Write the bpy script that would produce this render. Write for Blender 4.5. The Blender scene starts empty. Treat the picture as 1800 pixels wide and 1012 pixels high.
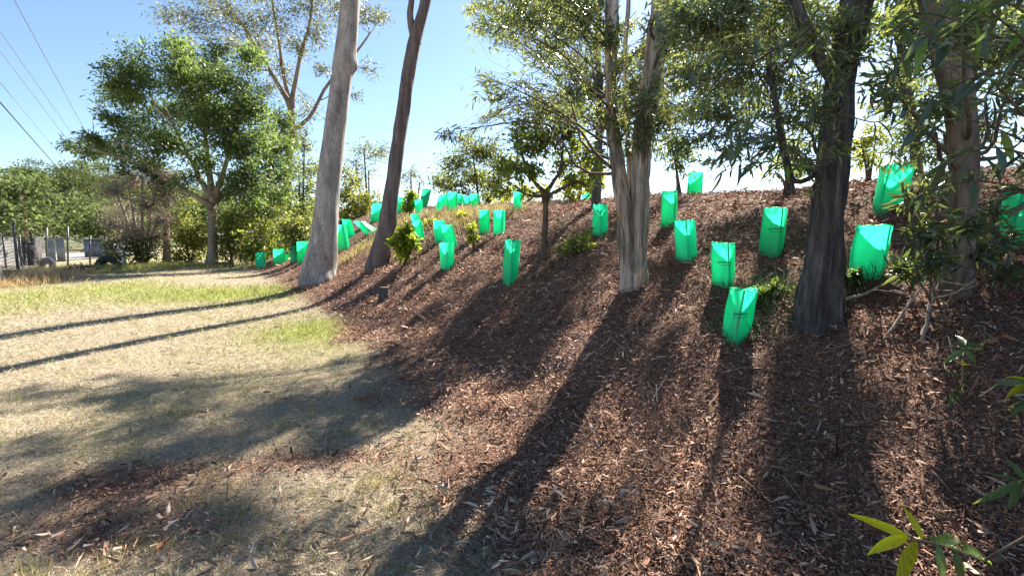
import bpy, math, random
import numpy as np
from mathutils import Vector, Matrix

random.seed(7)
RNG = np.random.default_rng(11)
sc = bpy.context.scene
COL = sc.collection

# ------------------------------------------------------------------ camera
CAM = np.array([0.0, 0.0, 1.6])
FPX = 850.0                     # focal length in photo pixels (photo 1800 wide)
PITCH = math.radians(6.1)
cam_d = bpy.data.cameras.new('camera')
cam_d.sensor_width = 36.0
cam_d.lens = FPX / 1800.0 * 36.0
cam_d.clip_start = 0.05
cam_d.clip_end = 3000.0
cam = bpy.data.objects.new('camera', cam_d)
COL.objects.link(cam)
cam.location = CAM
cam.rotation_euler = (math.pi / 2 - PITCH, 0, 0)
sc.camera = cam

# ------------------------------------------------------------------ sky and sun
SUN_AZ = math.radians(27.0)      # from +Y towards +X
SUN_EL = math.radians(39.0)
world = bpy.data.worlds.new('World')
sc.world = world
world.use_nodes = True
wn = world.node_tree
bg = wn.nodes['Background']
sky = wn.nodes.new('ShaderNodeTexSky')
sky.sky_type = 'NISHITA'
sky.sun_disc = False
sky.sun_elevation = SUN_EL
sky.sun_rotation = SUN_AZ
sky.altitude = 50
sky.air_density = 1.0
sky.dust_density = .35
sky.ozone_density = 3.5
wn.links.new(sky.outputs[0], bg.inputs['Color'])
bg.inputs['Strength'].default_value = 0.05
sun_d = bpy.data.lights.new('sun', 'SUN')
sun_d.energy = 5.0
sun_d.angle = math.radians(0.55)
sun_d.color = (1.0, 0.93, 0.82)
sun = bpy.data.objects.new('sun', sun_d)
COL.objects.link(sun)
SUN_V = Vector((math.sin(SUN_AZ) * math.cos(SUN_EL), math.cos(SUN_AZ) * math.cos(SUN_EL), math.sin(SUN_EL)))
sun.rotation_euler = SUN_V.to_track_quat('Z', 'Y').to_euler()
sun.location = SUN_V * 60
vs = sc.view_settings
vs.view_transform = 'Standard'
vs.look = 'None'
vs.gamma = 1.0
vs.exposure = 2.15
vs.use_curve_mapping = False
sc.render.engine = 'CYCLES'
sc.cycles.max_bounces = 8
sc.cycles.transmission_bounces = 6
sc.cycles.diffuse_bounces = 4
sc.cycles.use_denoising = True

# ------------------------------------------------------------------ noise and terrain
_perm = np.random.default_rng(3).permutation(512)
_gx = np.cos(np.linspace(0, 2 * np.pi, 512, endpoint=False) * 37.0)
_gy = np.sin(np.linspace(0, 2 * np.pi, 512, endpoint=False) * 37.0)
def noise2(x, y):
    x = np.asarray(x, float); y = np.asarray(y, float)
    xi = np.floor(x).astype(int); yi = np.floor(y).astype(int)
    xf = x - xi; yf = y - yi
    u = xf * xf * xf * (xf * (xf * 6 - 15) + 10); v = yf * yf * yf * (yf * (yf * 6 - 15) + 10)
    def g(ix, iy, dx, dy):
        h = _perm[(_perm[ix & 511] + iy) & 511]
        return _gx[h] * dx + _gy[h] * dy
    a = g(xi, yi, xf, yf); b = g(xi + 1, yi, xf - 1, yf)
    c = g(xi, yi + 1, xf, yf - 1); d = g(xi + 1, yi + 1, xf - 1, yf - 1)
    return ((a + (b - a) * u) + ((c + (d - c) * u) - (a + (b - a) * u)) * v) * 1.5
def fbm(x, y, o=3):
    r = 0; a = 1.0; s = 0
    for i in range(o):
        r = r + a * noise2(x * 2 ** i + 17.3 * i, y * 2 ** i - 9.1 * i); s += a; a *= .5
    return r / s
def sstep(a, b, x):
    t = np.clip((np.asarray(x, float) - a) / (b - a), 0, 1)
    return t * t * (3 - 2 * t)
def bank_d(x, y):
    x = np.asarray(x, float); y = np.asarray(y, float)
    return (x + 1.1) * .89 + (y - 4.8) * .45 + .12 * np.maximum(0, y - 9.0)
_PD = np.array([-50, -1.0, 0, .8, 1.6, 2.6, 3.6, 5.0, 6.2, 7.5, 10, 20, 60, 500])
_PH = np.array([0, 0, .05, .24, .60, 1.05, 1.47, 2.00, 2.28, 2.40, 2.44, 2.44, 2.44, 2.44])
_dd = np.linspace(-50, 500, 22001)
_hh = np.interp(_dd, _PD, _PH)
_k = np.hanning(41); _k /= _k.sum()
_hh = np.convolve(np.pad(_hh, 20, mode='edge'), _k, 'valid')
def H(x, y):
    d = bank_d(x, y)
    h = np.interp(d, _dd, _hh) * (1 + .007 * np.clip(np.asarray(y, float) - 8, 0, 18) + .010 * np.clip(np.asarray(y, float) - 12, 0, 12))
    up = sstep(0, 1.5, d)
    h = h + up * (.10 * noise2(np.asarray(x) * .45 + 3, np.asarray(y) * .45) + .05 * noise2(np.asarray(x) * 1.3, np.asarray(y) * 1.3 + 8))
    h = h + (1 - up) * .04 * noise2(np.asarray(x) * .3, np.asarray(y) * .3 + 31)
    return h
def Hs(x, y):
    return float(H(np.array([x]), np.array([y]))[0])
def ray(px, py):
    u = (px - 900.0) / FPX; v = (506.0 - py) / FPX
    cp, sp = math.cos(PITCH), math.sin(PITCH)
    return np.array([u, cp + v * sp, -sp + v * cp])
def P(px, py, Y):
    r = ray(px, py)
    return CAM + r * (Y / r[1])
def gp(px, py):
    """where the line of sight through a photo pixel meets the ground"""
    r = ray(px, py)
    t = np.linspace(.8, 60, 6000)
    q = CAM[None] + t[:, None] * r[None]
    below = q[:, 2] < H(q[:, 0], q[:, 1])
    if not below.any():            # above the skyline: stand it just behind the crest
        hr = math.hypot(r[0], r[1]); tt = np.linspace(3, 40, 3000)
        gx_, gy_ = r[0] * tt, r[1] * tt
        k = int(np.argmax((H(gx_, gy_) - CAM[2]) / tt)); k = min(k + 45, 2999)
        return np.array([gx_[k], gy_[k], Hs(gx_[k], gy_[k])])
    i = int(np.argmax(below))
    p = q[i].copy(); p[2] = Hs(p[0], p[1])
    return p
def on(p):
    return np.array([p[0], p[1], Hs(p[0], p[1])])
def pxm(w, Y):
    return w / FPX * Y

# ------------------------------------------------------------------ mesh helpers
def mk(name, V, faces, mat=None, parent=None, smooth=False, tint=None, org=None):
    V = np.asarray(V, np.float32)
    if org is not None:
        V = V - np.asarray(org, np.float32)[None]
    me = bpy.data.meshes.new(name)
    if not isinstance(faces, (list, tuple)) or (len(faces) and not hasattr(faces[0], 'shape')):
        faces = [np.asarray(faces)]
    faces = [np.asarray(f, np.int32) for f in faces if len(f)]
    loops = np.concatenate([f.ravel() for f in faces])
    sizes = np.concatenate([np.full(len(f), f.shape[1], np.int32) for f in faces])
    starts = np.concatenate([[0], np.cumsum(sizes)[:-1]]).astype(np.int32)
    me.vertices.add(len(V)); me.vertices.foreach_set('co', V.ravel())
    me.loops.add(len(loops)); me.loops.foreach_set('vertex_index', loops)
    me.polygons.add(len(sizes)); me.polygons.foreach_set('loop_start', starts)
    try:
        me.polygons.foreach_set('loop_total', sizes)
    except Exception:
        pass
    if smooth:
        me.polygons.foreach_set('use_smooth', np.ones(len(sizes), bool))
    me.update(calc_edges=True)
    if tint is not None:
        a = me.color_attributes.new('tint', 'FLOAT_COLOR', 'POINT')
        t4 = np.ones((len(V), 4), np.float32); t4[:, :3] = tint
        a.data.foreach_set('color', t4.ravel())
    if mat:
        me.materials.append(mat)
    ob = bpy.data.objects.new(name, me)
    COL.objects.link(ob)
    if parent is not None:
        ob.parent = parent
    return ob
def tag(o, label=None, cat=None, group=None, kind=None):
    if label: o['label'] = label
    if cat: o['category'] = cat
    if group: o['group'] = group
    if kind: o['kind'] = kind
    return o
def empty(name, loc, label, cat, group=None):
    o = bpy.data.objects.new(name, None)
    o.empty_display_size = .1
    COL.objects.link(o)
    o.location = [float(v) for v in loc]
    return tag(o, label, cat, group)
class Buf:
    def __init__(s): s.V = []; s.F = {3: [], 4: []}; s.T = []; s.n = 0
    def add(s, V, F, tint=None):
        V = np.asarray(V, float); F = np.asarray(F, int)
        s.V.append(V); s.F[F.shape[1]].append(F + s.n); s.n += len(V)
        if tint is not None:
            s.T.append(np.broadcast_to(np.asarray(tint, float), (len(V), 3)))
    def build(s, name, mat, parent=None, org=None, smooth=False):
        if not s.V: return None
        fs = [np.concatenate(f) for f in s.F.values() if f]
        t = np.concatenate(s.T) if s.T else None
        return mk(name, np.concatenate(s.V), fs, mat, parent, smooth, t, org)
def frames(D, roll=None, rng=RNG):
    D = D / np.maximum(np.linalg.norm(D, axis=1, keepdims=True), 1e-9)
    a = rng.normal(size=D.shape)
    S = np.cross(D, a); S /= np.maximum(np.linalg.norm(S, axis=1, keepdims=True), 1e-9)
    N = np.cross(S, D)
    return D, S, N
def tube(pts, rad, sides=8, rough=0, seed=0, ridges=0, cap=True, bumps=()):
    pts = np.asarray(pts, float); n = len(pts)
    rad = np.broadcast_to(np.asarray(rad, float), (n,))
    T = np.gradient(pts, axis=0); T /= np.maximum(np.linalg.norm(T, axis=1, keepdims=True), 1e-9)
    ref = np.array([0., 1., 0.]) if abs(T[:, 1]).mean() < .8 else np.array([1., 0., 0.])
    A = np.cross(T, ref); A /= np.maximum(np.linalg.norm(A, axis=1, keepdims=True), 1e-9)
    B = np.cross(A, T)
    th = np.linspace(0, 2 * np.pi, sides, endpoint=False)
    R = np.repeat(rad[:, None], sides, 1)
    if rough:
        s = np.concatenate([[0], np.cumsum(np.linalg.norm(np.diff(pts, axis=0), axis=1))])
        mr = max(rad.mean(), 1e-4)
        R = R * (1 + rough * noise2(np.cos(th)[None] * 1.2 + seed + s[:, None] / mr * .12, np.sin(th)[None] * 1.2 + s[:, None] / mr * .16 + seed * 3)
                 + rough * .5 * noise2(np.cos(th)[None] * 2.6 + seed, np.sin(th)[None] * 2.6 + s[:, None] / mr * .35))
        if ridges:
            R = R * (1 + ridges * np.abs(noise2(th[None] * sides / 14 + seed, s[:, None] / mr * .25 + .25 * np.sin(th)[None])) - ridges * .4)
    for f_, a_, am, wd in bumps:      # knots, burls and scars: (place along, angle, height, spread)
        sl_ = np.linspace(0, 1, n)[:, None]; da = (th[None] - a_ + np.pi) % (2 * np.pi) - np.pi
        q_ = (sl_ - f_) * np.linalg.norm(np.diff(pts, axis=0), axis=1).sum() / max(rad.mean() * 2.2, 1e-4)
        R = R * (1 + am * np.exp(-(q_ ** 2 + (da / 1.0) ** 2) / (wd ** 2)))
    V = pts[:, None] + A[:, None] * (np.cos(th)[None, :, None] * R[..., None]) + B[:, None] * (np.sin(th)[None, :, None] * R[..., None])
    V = V.reshape(-1, 3)
    i = np.arange(n - 1)[:, None] * sides; j = np.arange(sides)[None]; j2 = (j + 1) % sides
    F = np.stack([i + j, i + j2, i + sides + j2, i + sides + j], -1).reshape(-1, 4)
    if cap:
        m = len(V); V = np.vstack([V, pts[:1], pts[-1:]])
        jj = np.arange(sides); kk = (jj + 1) % sides
        c0 = np.stack([np.full(sides, m), kk, jj, jj], -1)
        c1 = np.stack([np.full(sides, m + 1), (n - 1) * sides + jj, (n - 1) * sides + kk, (n - 1) * sides + kk], -1)
        return V, F, np.concatenate([c0, c1])[:, :3]
    return V, F, None
def addtube(buf, pts, rad, sides=6, tint=None, **k):
    V, F, C = tube(pts, rad, sides, **k)
    n0 = buf.n
    buf.V.append(V); buf.F[4].append(F + n0); buf.n += len(V)
    if C is not None: buf.F[3].append(C + n0)
    if tint is not None: buf.T.append(np.broadcast_to(np.asarray(tint, float), (len(V), 3)))
def spline(pts, n):
    pts = np.asarray(pts, float); k = len(pts)
    t = np.linspace(0, k - 1, n); out = np.empty((n, pts.shape[1]))
    for a, tt in enumerate(t):
        i = min(int(tt), k - 2); f = tt - i
        p0 = pts[max(i - 1, 0)]; p1 = pts[i]; p2 = pts[i + 1]; p3 = pts[min(i + 2, k - 1)]
        out[a] = .5 * ((2 * p1) + (-p0 + p2) * f + (2 * p0 - 5 * p1 + 4 * p2 - p3) * f * f + (-p0 + 3 * p1 - 3 * p2 + p3) * f ** 3)
    return out
# leaf templates: x across, y along, z off the blade
LEAF_FAR = (np.array([[0, 0, 0], [.5, .42, .05], [0, 1, -.08], [-.5, .42, .05]]), np.array([[0, 1, 2, 3]]))
def _near_leaf():
    ys = [0, .14, .35, .6, .82, 1.0]; ws = [.04, .32, .5, .46, .26, .02]
    V = []; F = []
    for y, w in zip(ys, ws):
        bend = -.26 * y * y
        V += [[-w, y, bend + .05 * w], [0, y, bend - .03], [w, y, bend + .05 * w]]
    for i in range(len(ys) - 1):
        a = i * 3
        F += [[a, a + 1, a + 4, a + 3], [a + 1, a + 2, a + 5, a + 4]]
    return np.array(V, float), np.array(F)
LEAF_NEAR = _near_leaf()
LEAF_MID = (np.array([[0, 0, 0], [.5, .3, .03], [.42, .62, 0], [0, 1, -.12], [-.42, .62, 0], [-.5, .3, .03]]), np.array([[0, 1, 2, 3], [0, 3, 4, 5]]))
def leaves(buf, pos, D, L, W, tint, tpl=LEAF_FAR, sickle=.0, rng=RNG):
    """many leaves: pos (n,3), direction D (n,3), length L (n), width ratio W (n)"""
    n = len(pos)
    if n == 0: return
    D, S, N = frames(np.asarray(D, float), rng=rng)
    tv, tf = tpl
    L = np.broadcast_to(np.asarray(L, float), (n,)); W = np.broadcast_to(np.asarray(W, float), (n,))
    c = sickle * rng.uniform(-1, 1, n) if sickle else np.zeros(n)
    x = tv[None, :, 0] * W[:, None] + c[:, None] * (tv[None, :, 1] ** 2)
    V = pos[:, None] + L[:, None, None] * (x[..., None] * S[:, None] + tv[None, :, 1, None] * D[:, None] + tv[None, :, 2, None] * N[:, None])
    F = (tf[None] + (np.arange(n) * len(tv))[:, None, None]).reshape(-1, tf.shape[1])
    buf.add(V.reshape(-1, 3), F, np.repeat(tint, len(tv), 0))
def tints(n, ca, cb, var=.25, rng=RNG, power=1.0):
    t = rng.random(n)[:, None] ** power
    c = np.asarray(ca)[None] * (1 - t) + np.asarray(cb)[None] * t
    return c * (1 + rng.uniform(-var, var, n))[:, None]

# ------------------------------------------------------------------ materials
def new_mat(name):
    m = bpy.data.materials.new(name); m.use_nodes = True
    return m, m.node_tree, m.node_tree.nodes['Principled BSDF'], m.node_tree.nodes['Material Output']
def leaf_mat(name, trans=.5, rough=.42, spec=.35, warm=(1.25, 1.15, .55)):
    m, nt, b, out = new_mat(name)
    at = nt.nodes.new('ShaderNodeAttribute'); at.attribute_name = 'tint'
    b.inputs['Roughness'].default_value = rough
    b.inputs['Specular IOR Level'].default_value = spec
    tr = nt.nodes.new('ShaderNodeBsdfTranslucent')
    mx = nt.nodes.new('ShaderNodeMixShader'); mx.inputs[0].default_value = trans
    mul = nt.nodes.new('ShaderNodeMix'); mul.data_type = 'RGBA'; mul.blend_type = 'MULTIPLY'; mul.inputs[0].default_value = 1
    mul.inputs[7].default_value = (*[w * 1.9 for w in warm], 1)
    nt.links.new(at.outputs['Color'], b.inputs['Base Color'])
    nt.links.new(at.outputs['Color'], mul.inputs[6])
    nt.links.new(mul.outputs[2], tr.inputs['Color'])
    nt.links.new(b.outputs[0], mx.inputs[1]); nt.links.new(tr.outputs[0], mx.inputs[2])
    nt.links.new(mx.outputs[0], out.inputs['Surface'])
    return m
def solid_leaf(name, col, trans=.45, warm=(1.25, 1.15, .55), rough=.4):
    m, nt, b, out = new_mat(name)
    no = nt.nodes.new('ShaderNodeTexNoise'); no.inputs['Scale'].default_value = 9
    oi = nt.nodes.new('ShaderNodeObjectInfo')
    hs = nt.nodes.new('ShaderNodeHueSaturation'); hs.inputs['Color'].default_value = (*col, 1)
    ma = nt.nodes.new('ShaderNodeMath'); ma.operation = 'MULTIPLY_ADD'; ma.inputs[1].default_value = .7; ma.inputs[2].default_value = .62
    nt.links.new(oi.outputs['Random'], ma.inputs[0]); nt.links.new(ma.outputs[0], hs.inputs['Value'])
    b.inputs['Roughness'].default_value = rough
    tc = nt.nodes.new('ShaderNodeTexCoord'); sx = nt.nodes.new('ShaderNodeSeparateXYZ'); nt.links.new(tc.outputs['Generated'], sx.inputs[0])
    wv = nt.nodes.new('ShaderNodeTexWave'); wv.inputs['Scale'].default_value = 5; wv.inputs['Distortion'].default_value = 1.5; wv.bands_direction = 'DIAGONAL'; nt.links.new(tc.outputs['Object'], wv.inputs['Vector'])
    nt.links.new(tc.outputs['Object'], no.inputs['Vector'])
    spot = ramp(nt, [(.62, (1, 1, 1)), (.70, (.45, .34, .2))]); nt.links.new(no.outputs[0], spot.inputs[0])
    vein = ramp(nt, [(.0, (1.25, 1.25, 1.2)), (.25, (.95, .95, .95))]); nt.links.new(wv.outputs[0], vein.inputs[0])
    m1 = nt.nodes.new('ShaderNodeMix'); m1.data_type = 'RGBA'; m1.blend_type = 'MULTIPLY'; m1.inputs[0].default_value = 1
    nt.links.new(hs.outputs[0], m1.inputs[6]); nt.links.new(vein.outputs[0], m1.inputs[7])
    m2 = nt.nodes.new('ShaderNodeMix'); m2.data_type = 'RGBA'; m2.blend_type = 'MULTIPLY'; m2.inputs[0].default_value = 1
    nt.links.new(m1.outputs[2], m2.inputs[6]); nt.links.new(spot.outputs[0], m2.inputs[7])
    class _O: outputs = [m2.outputs[2]]
    hs = _O
    nt.links.new(hs.outputs[0], b.inputs['Base Color'])
    tr = nt.nodes.new('ShaderNodeBsdfTranslucent')
    mul = nt.nodes.new('ShaderNodeMix'); mul.data_type = 'RGBA'; mul.blend_type = 'MULTIPLY'; mul.inputs[0].default_value = 1
    mul.inputs[7].default_value = (*[w * 1.9 for w in warm], 1)
    nt.links.new(hs.outputs[0], mul.inputs[6]); nt.links.new(mul.outputs[2], tr.inputs['Color'])
    mx = nt.nodes.new('ShaderNodeMixShader'); mx.inputs[0].default_value = trans
    nt.links.new(b.outputs[0], mx.inputs[1]); nt.links.new(tr.outputs[0], mx.inputs[2])
    nt.links.new(mx.outputs[0], out.inputs['Surface'])
    return m
def tint_mat(name, rough=.85, trans=0):
    m, nt, b, out = new_mat(name)
    at = nt.nodes.new('ShaderNodeAttribute'); at.attribute_name = 'tint'
    nt.links.new(at.outputs['Color'], b.inputs['Base Color'])
    b.inputs['Roughness'].default_value = rough
    b.inputs['Specular IOR Level'].default_value = .15
    if trans:
        tr = nt.nodes.new('ShaderNodeBsdfTranslucent'); nt.links.new(at.outputs['Color'], tr.inputs['Color'])
        mx = nt.nodes.new('ShaderNodeMixShader'); mx.inputs[0].default_value = trans
        nt.links.new(b.outputs[0], mx.inputs[1]); nt.links.new(tr.outputs[0], mx.inputs[2])
        nt.links.new(mx.outputs[0], out.inputs['Surface'])
    return m
def ramp(nt, stops):
    r = nt.nodes.new('ShaderNodeValToRGB'); e = r.color_ramp.elements
    while len(e) < len(stops): e.new(.5)
    for i, (p, c) in enumerate(stops):
        e[i].position = p; e[i].color = (*c, 1)
    return r
def bark_mat(name, stops, patch=None, scale=6, stretch=.12, bump=.5, bscale=1.0, patch_lo=.58, patch_hi=.66, patch_scale=(1.6, 1.6, .8)):
    m, nt, b, out = new_mat(name)
    tc = nt.nodes.new('ShaderNodeTexCoord')
    mp = nt.nodes.new('ShaderNodeMapping'); mp.inputs['Scale'].default_value = (scale, scale, scale * stretch)
    nt.links.new(tc.outputs['Object'], mp.inputs[0])
    n1 = nt.nodes.new('ShaderNodeTexNoise'); n1.inputs['Scale'].default_value = 1.5; n1.inputs['Detail'].default_value = 7; n1.inputs['Roughness'].default_value = .65
    nt.links.new(mp.outputs[0], n1.inputs['Vector'])
    r = ramp(nt, stops); nt.links.new(n1.outputs[0], r.inputs[0])
    col = r.outputs[0]
    if patch:
        mp2 = nt.nodes.new('ShaderNodeMapping'); mp2.inputs['Scale'].default_value = patch_scale
        nt.links.new(tc.outputs['Object'], mp2.inputs[0])
        n2 = nt.nodes.new('ShaderNodeTexNoise'); n2.inputs['Scale'].default_value = 1.0; n2.inputs['Detail'].default_value = 5; n2.inputs['Roughness'].default_value = .6
        nt.links.new(mp2.outputs[0], n2.inputs['Vector'])
        rr = ramp(nt, [(patch_lo, (0, 0, 0)), (patch_hi, (1, 1, 1))]); nt.links.new(n2.outputs[0], rr.inputs[0])
        mx = nt.nodes.new('ShaderNodeMix'); mx.data_type = 'RGBA'; mx.inputs[7].default_value = (*patch, 1)
        nt.links.new(rr.outputs[0], mx.inputs[0]); nt.links.new(col, mx.inputs[6]); col = mx.outputs[2]
    mo = nt.nodes.new('ShaderNodeTexVoronoi'); mo.inputs['Scale'].default_value = 2.2
    dn = nt.nodes.new('ShaderNodeTexNoise'); dn.inputs['Scale'].default_value = 9; dn.inputs['Detail'].default_value = 8; dn.inputs['Roughness'].default_value = .7; nt.links.new(mp.outputs[0], dn.inputs['Vector'])
    vm = nt.nodes.new('ShaderNodeVectorMath'); vm.operation = 'MULTIPLY_ADD'; vm.inputs[1].default_value = (1.2, 1.2, 1.2); nt.links.new(dn.outputs['Color'], vm.inputs[0]); nt.links.new(mp.outputs[0], vm.inputs[2]); nt.links.new(vm.outputs[0], mo.inputs['Vector'])
    mr = ramp(nt, [(.0, (.72, .72, .72)), (1.0, (1.28, 1.26, 1.22))]); nt.links.new(mo.outputs['Color'], mr.inputs[0])
    fr = ramp(nt, [(.33, (.55, .53, .5)), (.5, (1, 1, 1)), (.7, (1.15, 1.15, 1.15))]); nt.links.new(dn.outputs[0], fr.inputs[0])
    for q_ in (mr, fr):
        mz = nt.nodes.new('ShaderNodeMix'); mz.data_type = 'RGBA'; mz.blend_type = 'MULTIPLY'; mz.inputs[0].default_value = 1
        nt.links.new(col, mz.inputs[6]); nt.links.new(q_.outputs[0], mz.inputs[7]); col = mz.outputs[2]
    nt.links.new(col, b.inputs['Base Color'])
    b.inputs['Roughness'].default_value = .88; b.inputs['Specular IOR Level'].default_value = .12
    vo = nt.nodes.new('ShaderNodeTexNoise'); vo.inputs['Scale'].default_value = 4 * bscale; vo.inputs['Detail'].default_value = 6; vo.inputs['Roughness'].default_value = .7
    nt.links.new(mp.outputs[0], vo.inputs['Vector'])
    bp = nt.nodes.new('ShaderNodeBump'); bp.inputs['Strength'].default_value = bump; bp.inputs['Distance'].default_value = .03
    nt.links.new(vo.outputs[0], bp.inputs['Height']); nt.links.new(bp.outputs[0], b.inputs['Normal'])
    return m
def plain_mat(name, col, rough=.6, metal=0, var=.2, nscale=6, bump=0):
    m, nt, b, out = new_mat(name)
    tc = nt.nodes.new('ShaderNodeTexCoord')
    n = nt.nodes.new('ShaderNodeTexNoise'); n.inputs['Scale'].default_value = nscale; n.inputs['Detail'].default_value = 5
    nt.links.new(tc.outputs['Object'], n.inputs['Vector'])
    lo = tuple(c * (1 - var) for c in col); hi = tuple(min(1, c * (1 + var)) for c in col)
    r = ramp(nt, [(.3, lo), (.7, hi)]); nt.links.new(n.outputs[0], r.inputs[0]); nt.links.new(r.outputs[0], b.inputs['Base Color'])
    b.inputs['Roughness'].default_value = rough; b.inputs['Metallic'].default_value = metal
    if bump:
        bp = nt.nodes.new('ShaderNodeBump'); bp.inputs['Strength'].default_value = bump; bp.inputs['Distance'].default_value = .02
        nt.links.new(n.outputs[0], bp.inputs['Height']); nt.links.new(bp.outputs[0], b.inputs['Normal'])
    return m
M_LEAF = leaf_mat('foliage')
M_LEAF_DULL = leaf_mat('foliage_dull', trans=.3, rough=.5, warm=(1.1, 1.1, .8))
M_LEAF_COOL = leaf_mat('foliage_cool', trans=.48, rough=.45, spec=.3, warm=(1.02, 1.1, .62))
M_LEAF_FARW = leaf_mat('foliage_distant', trans=.35, rough=.85, spec=.05, warm=(1.1, 1.1, .7))
M_LEAF_NEAR = leaf_mat('foliage_glossy', trans=.34, rough=.24, spec=.6)
M_GUM = bark_mat('gum_bark_pale', [(.28, (.15, .135, .13)), (.45, (.27, .25, .245)), (.6, (.34, .32, .31)), (.75, (.48, .46, .44))], patch=(.085, .06, .05), scale=3.2, stretch=.28, bump=.4, patch_lo=.60, patch_hi=.68, patch_scale=(2.6, 2.6, .8))
M_GUM2 = bark_mat('gum_bark_brown', [(.25, (.06, .045, .044)), (.5, (.145, .118, .115)), (.75, (.24, .205, .20))], scale=5, stretch=.12, bump=.6)
M_PEEL = bark_mat('peeling_bark', [(.33, (.08, .06, .05)), (.41, (.36, .30, .26)), (.56, (.56, .50, .45)), (.75, (.70, .65, .60))], patch=(.55, .39, .25), scale=11, stretch=.07, bump=1.0, patch_lo=.57, patch_hi=.64, patch_scale=(5, 5, 1.6))
M_DARK = bark_mat('furrowed_bark', [(.3, (.03, .028, .028)), (.5, (.10, .096, .094)), (.75, (.21, .202, .196))], scale=11, stretch=.10, bump=1.0)
M_TAN = bark_mat('smooth_tan_bark', [(.3, (.08, .068, .058)), (.5, (.175, .148, .125)), (.75, (.29, .25, .215))], patch=(.07, .055, .045), scale=5, stretch=.2, bump=.5)
M_TWIG = bark_mat('twig_bark', [(.3, (.06, .045, .035)), (.7, (.16, .125, .10))], scale=14, stretch=.3, bump=.3)
M_TWIG_GREY = bark_mat('grey_twig', [(.3, (.22, .18, .16)), (.7, (.42, .37, .34))], scale=14, stretch=.3, bump=.3)
M_TRUNK_FAR = bark_mat('distant_trunk', [(.3, (.17, .135, .105)), (.7, (.36, .29, .23))], scale=3, stretch=.2, bump=.3)
M_CHIP = tint_mat('mulch_chips', .9)
M_GRASS = tint_mat('grass_blades', .8, .3)
def guard_mat(name, col, trans=.5):
    m, nt, b, out = new_mat(name)
    tc = nt.nodes.new('ShaderNodeTexCoord')
    n = nt.nodes.new('ShaderNodeTexNoise'); n.inputs['Scale'].default_value = 7; n.inputs['Detail'].default_value = 3
    nt.links.new(tc.outputs['Object'], n.inputs['Vector'])
    r = ramp(nt, [(.3, tuple(c * .85 for c in col)), (.7, col)]); nt.links.new(n.outputs[0], r.inputs[0])
    oi = nt.nodes.new('ShaderNodeObjectInfo'); hv = nt.nodes.new('ShaderNodeHueSaturation')
    mv = nt.nodes.new('ShaderNodeMapRange'); mv.inputs[3].default_value = .82; mv.inputs[4].default_value = 1.05; nt.links.new(oi.outputs['Random'], mv.inputs[0]); nt.links.new(mv.outputs[0], hv.inputs['Value'])
    mh = nt.nodes.new('ShaderNodeMapRange'); mh.inputs[3].default_value = .485; mh.inputs[4].default_value = .51; nt.links.new(oi.outputs['Random'], mh.inputs[0]); nt.links.new(mh.outputs[0], hv.inputs['Hue'])
    nt.links.new(r.outputs[0], hv.inputs['Color'])
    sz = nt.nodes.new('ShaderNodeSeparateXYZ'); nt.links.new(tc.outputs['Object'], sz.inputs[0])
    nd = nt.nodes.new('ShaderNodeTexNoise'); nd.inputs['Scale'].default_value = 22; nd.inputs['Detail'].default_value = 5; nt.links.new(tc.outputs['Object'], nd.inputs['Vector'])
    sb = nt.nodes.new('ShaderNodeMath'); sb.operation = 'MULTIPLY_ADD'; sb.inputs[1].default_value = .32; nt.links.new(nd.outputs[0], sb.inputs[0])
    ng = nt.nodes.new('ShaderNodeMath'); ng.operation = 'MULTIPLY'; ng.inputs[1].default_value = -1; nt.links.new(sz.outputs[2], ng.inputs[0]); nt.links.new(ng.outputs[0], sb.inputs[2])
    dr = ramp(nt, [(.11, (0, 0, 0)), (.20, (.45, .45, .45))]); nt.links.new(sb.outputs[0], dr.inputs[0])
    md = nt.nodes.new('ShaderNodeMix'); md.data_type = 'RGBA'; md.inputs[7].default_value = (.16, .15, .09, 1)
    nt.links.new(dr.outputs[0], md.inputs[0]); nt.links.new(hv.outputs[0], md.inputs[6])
    class _G: outputs = [md.outputs[2]]
    r = _G
    nt.links.new(r.outputs[0], b.inputs['Base Color'])
    b.inputs['Roughness'].default_value = .35
    tr = nt.nodes.new('ShaderNodeBsdfTranslucent'); nt.links.new(r.outputs[0], tr.inputs['Color'])
    mx = nt.nodes.new('ShaderNodeMixShader'); mx.inputs[0].default_value = trans
    bp = nt.nodes.new('ShaderNodeBump'); bp.inputs['Strength'].default_value = .35; bp.inputs['Distance'].default_value = .02
    n2 = nt.nodes.new('ShaderNodeTexNoise'); n2.inputs['Scale'].default_value = 14; nt.links.new(tc.outputs['Object'], n2.inputs['Vector'])
    nt.links.new(n2.outputs[0], bp.inputs['Height']); nt.links.new(bp.outputs[0], b.inputs['Normal'])
    nt.links.new(b.outputs[0], mx.inputs[1]); nt.links.new(tr.outputs[0], mx.inputs[2])
    nt.links.new(mx.outputs[0], out.inputs['Surface'])
    return m
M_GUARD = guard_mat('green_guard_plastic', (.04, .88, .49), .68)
M_PRINT = plain_mat('dark_print', (.01, .10, .06), .6)
M_STAKE = plain_mat('hardwood_stake', (.30, .21, .13), .8, var=.3, nscale=20)

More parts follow.
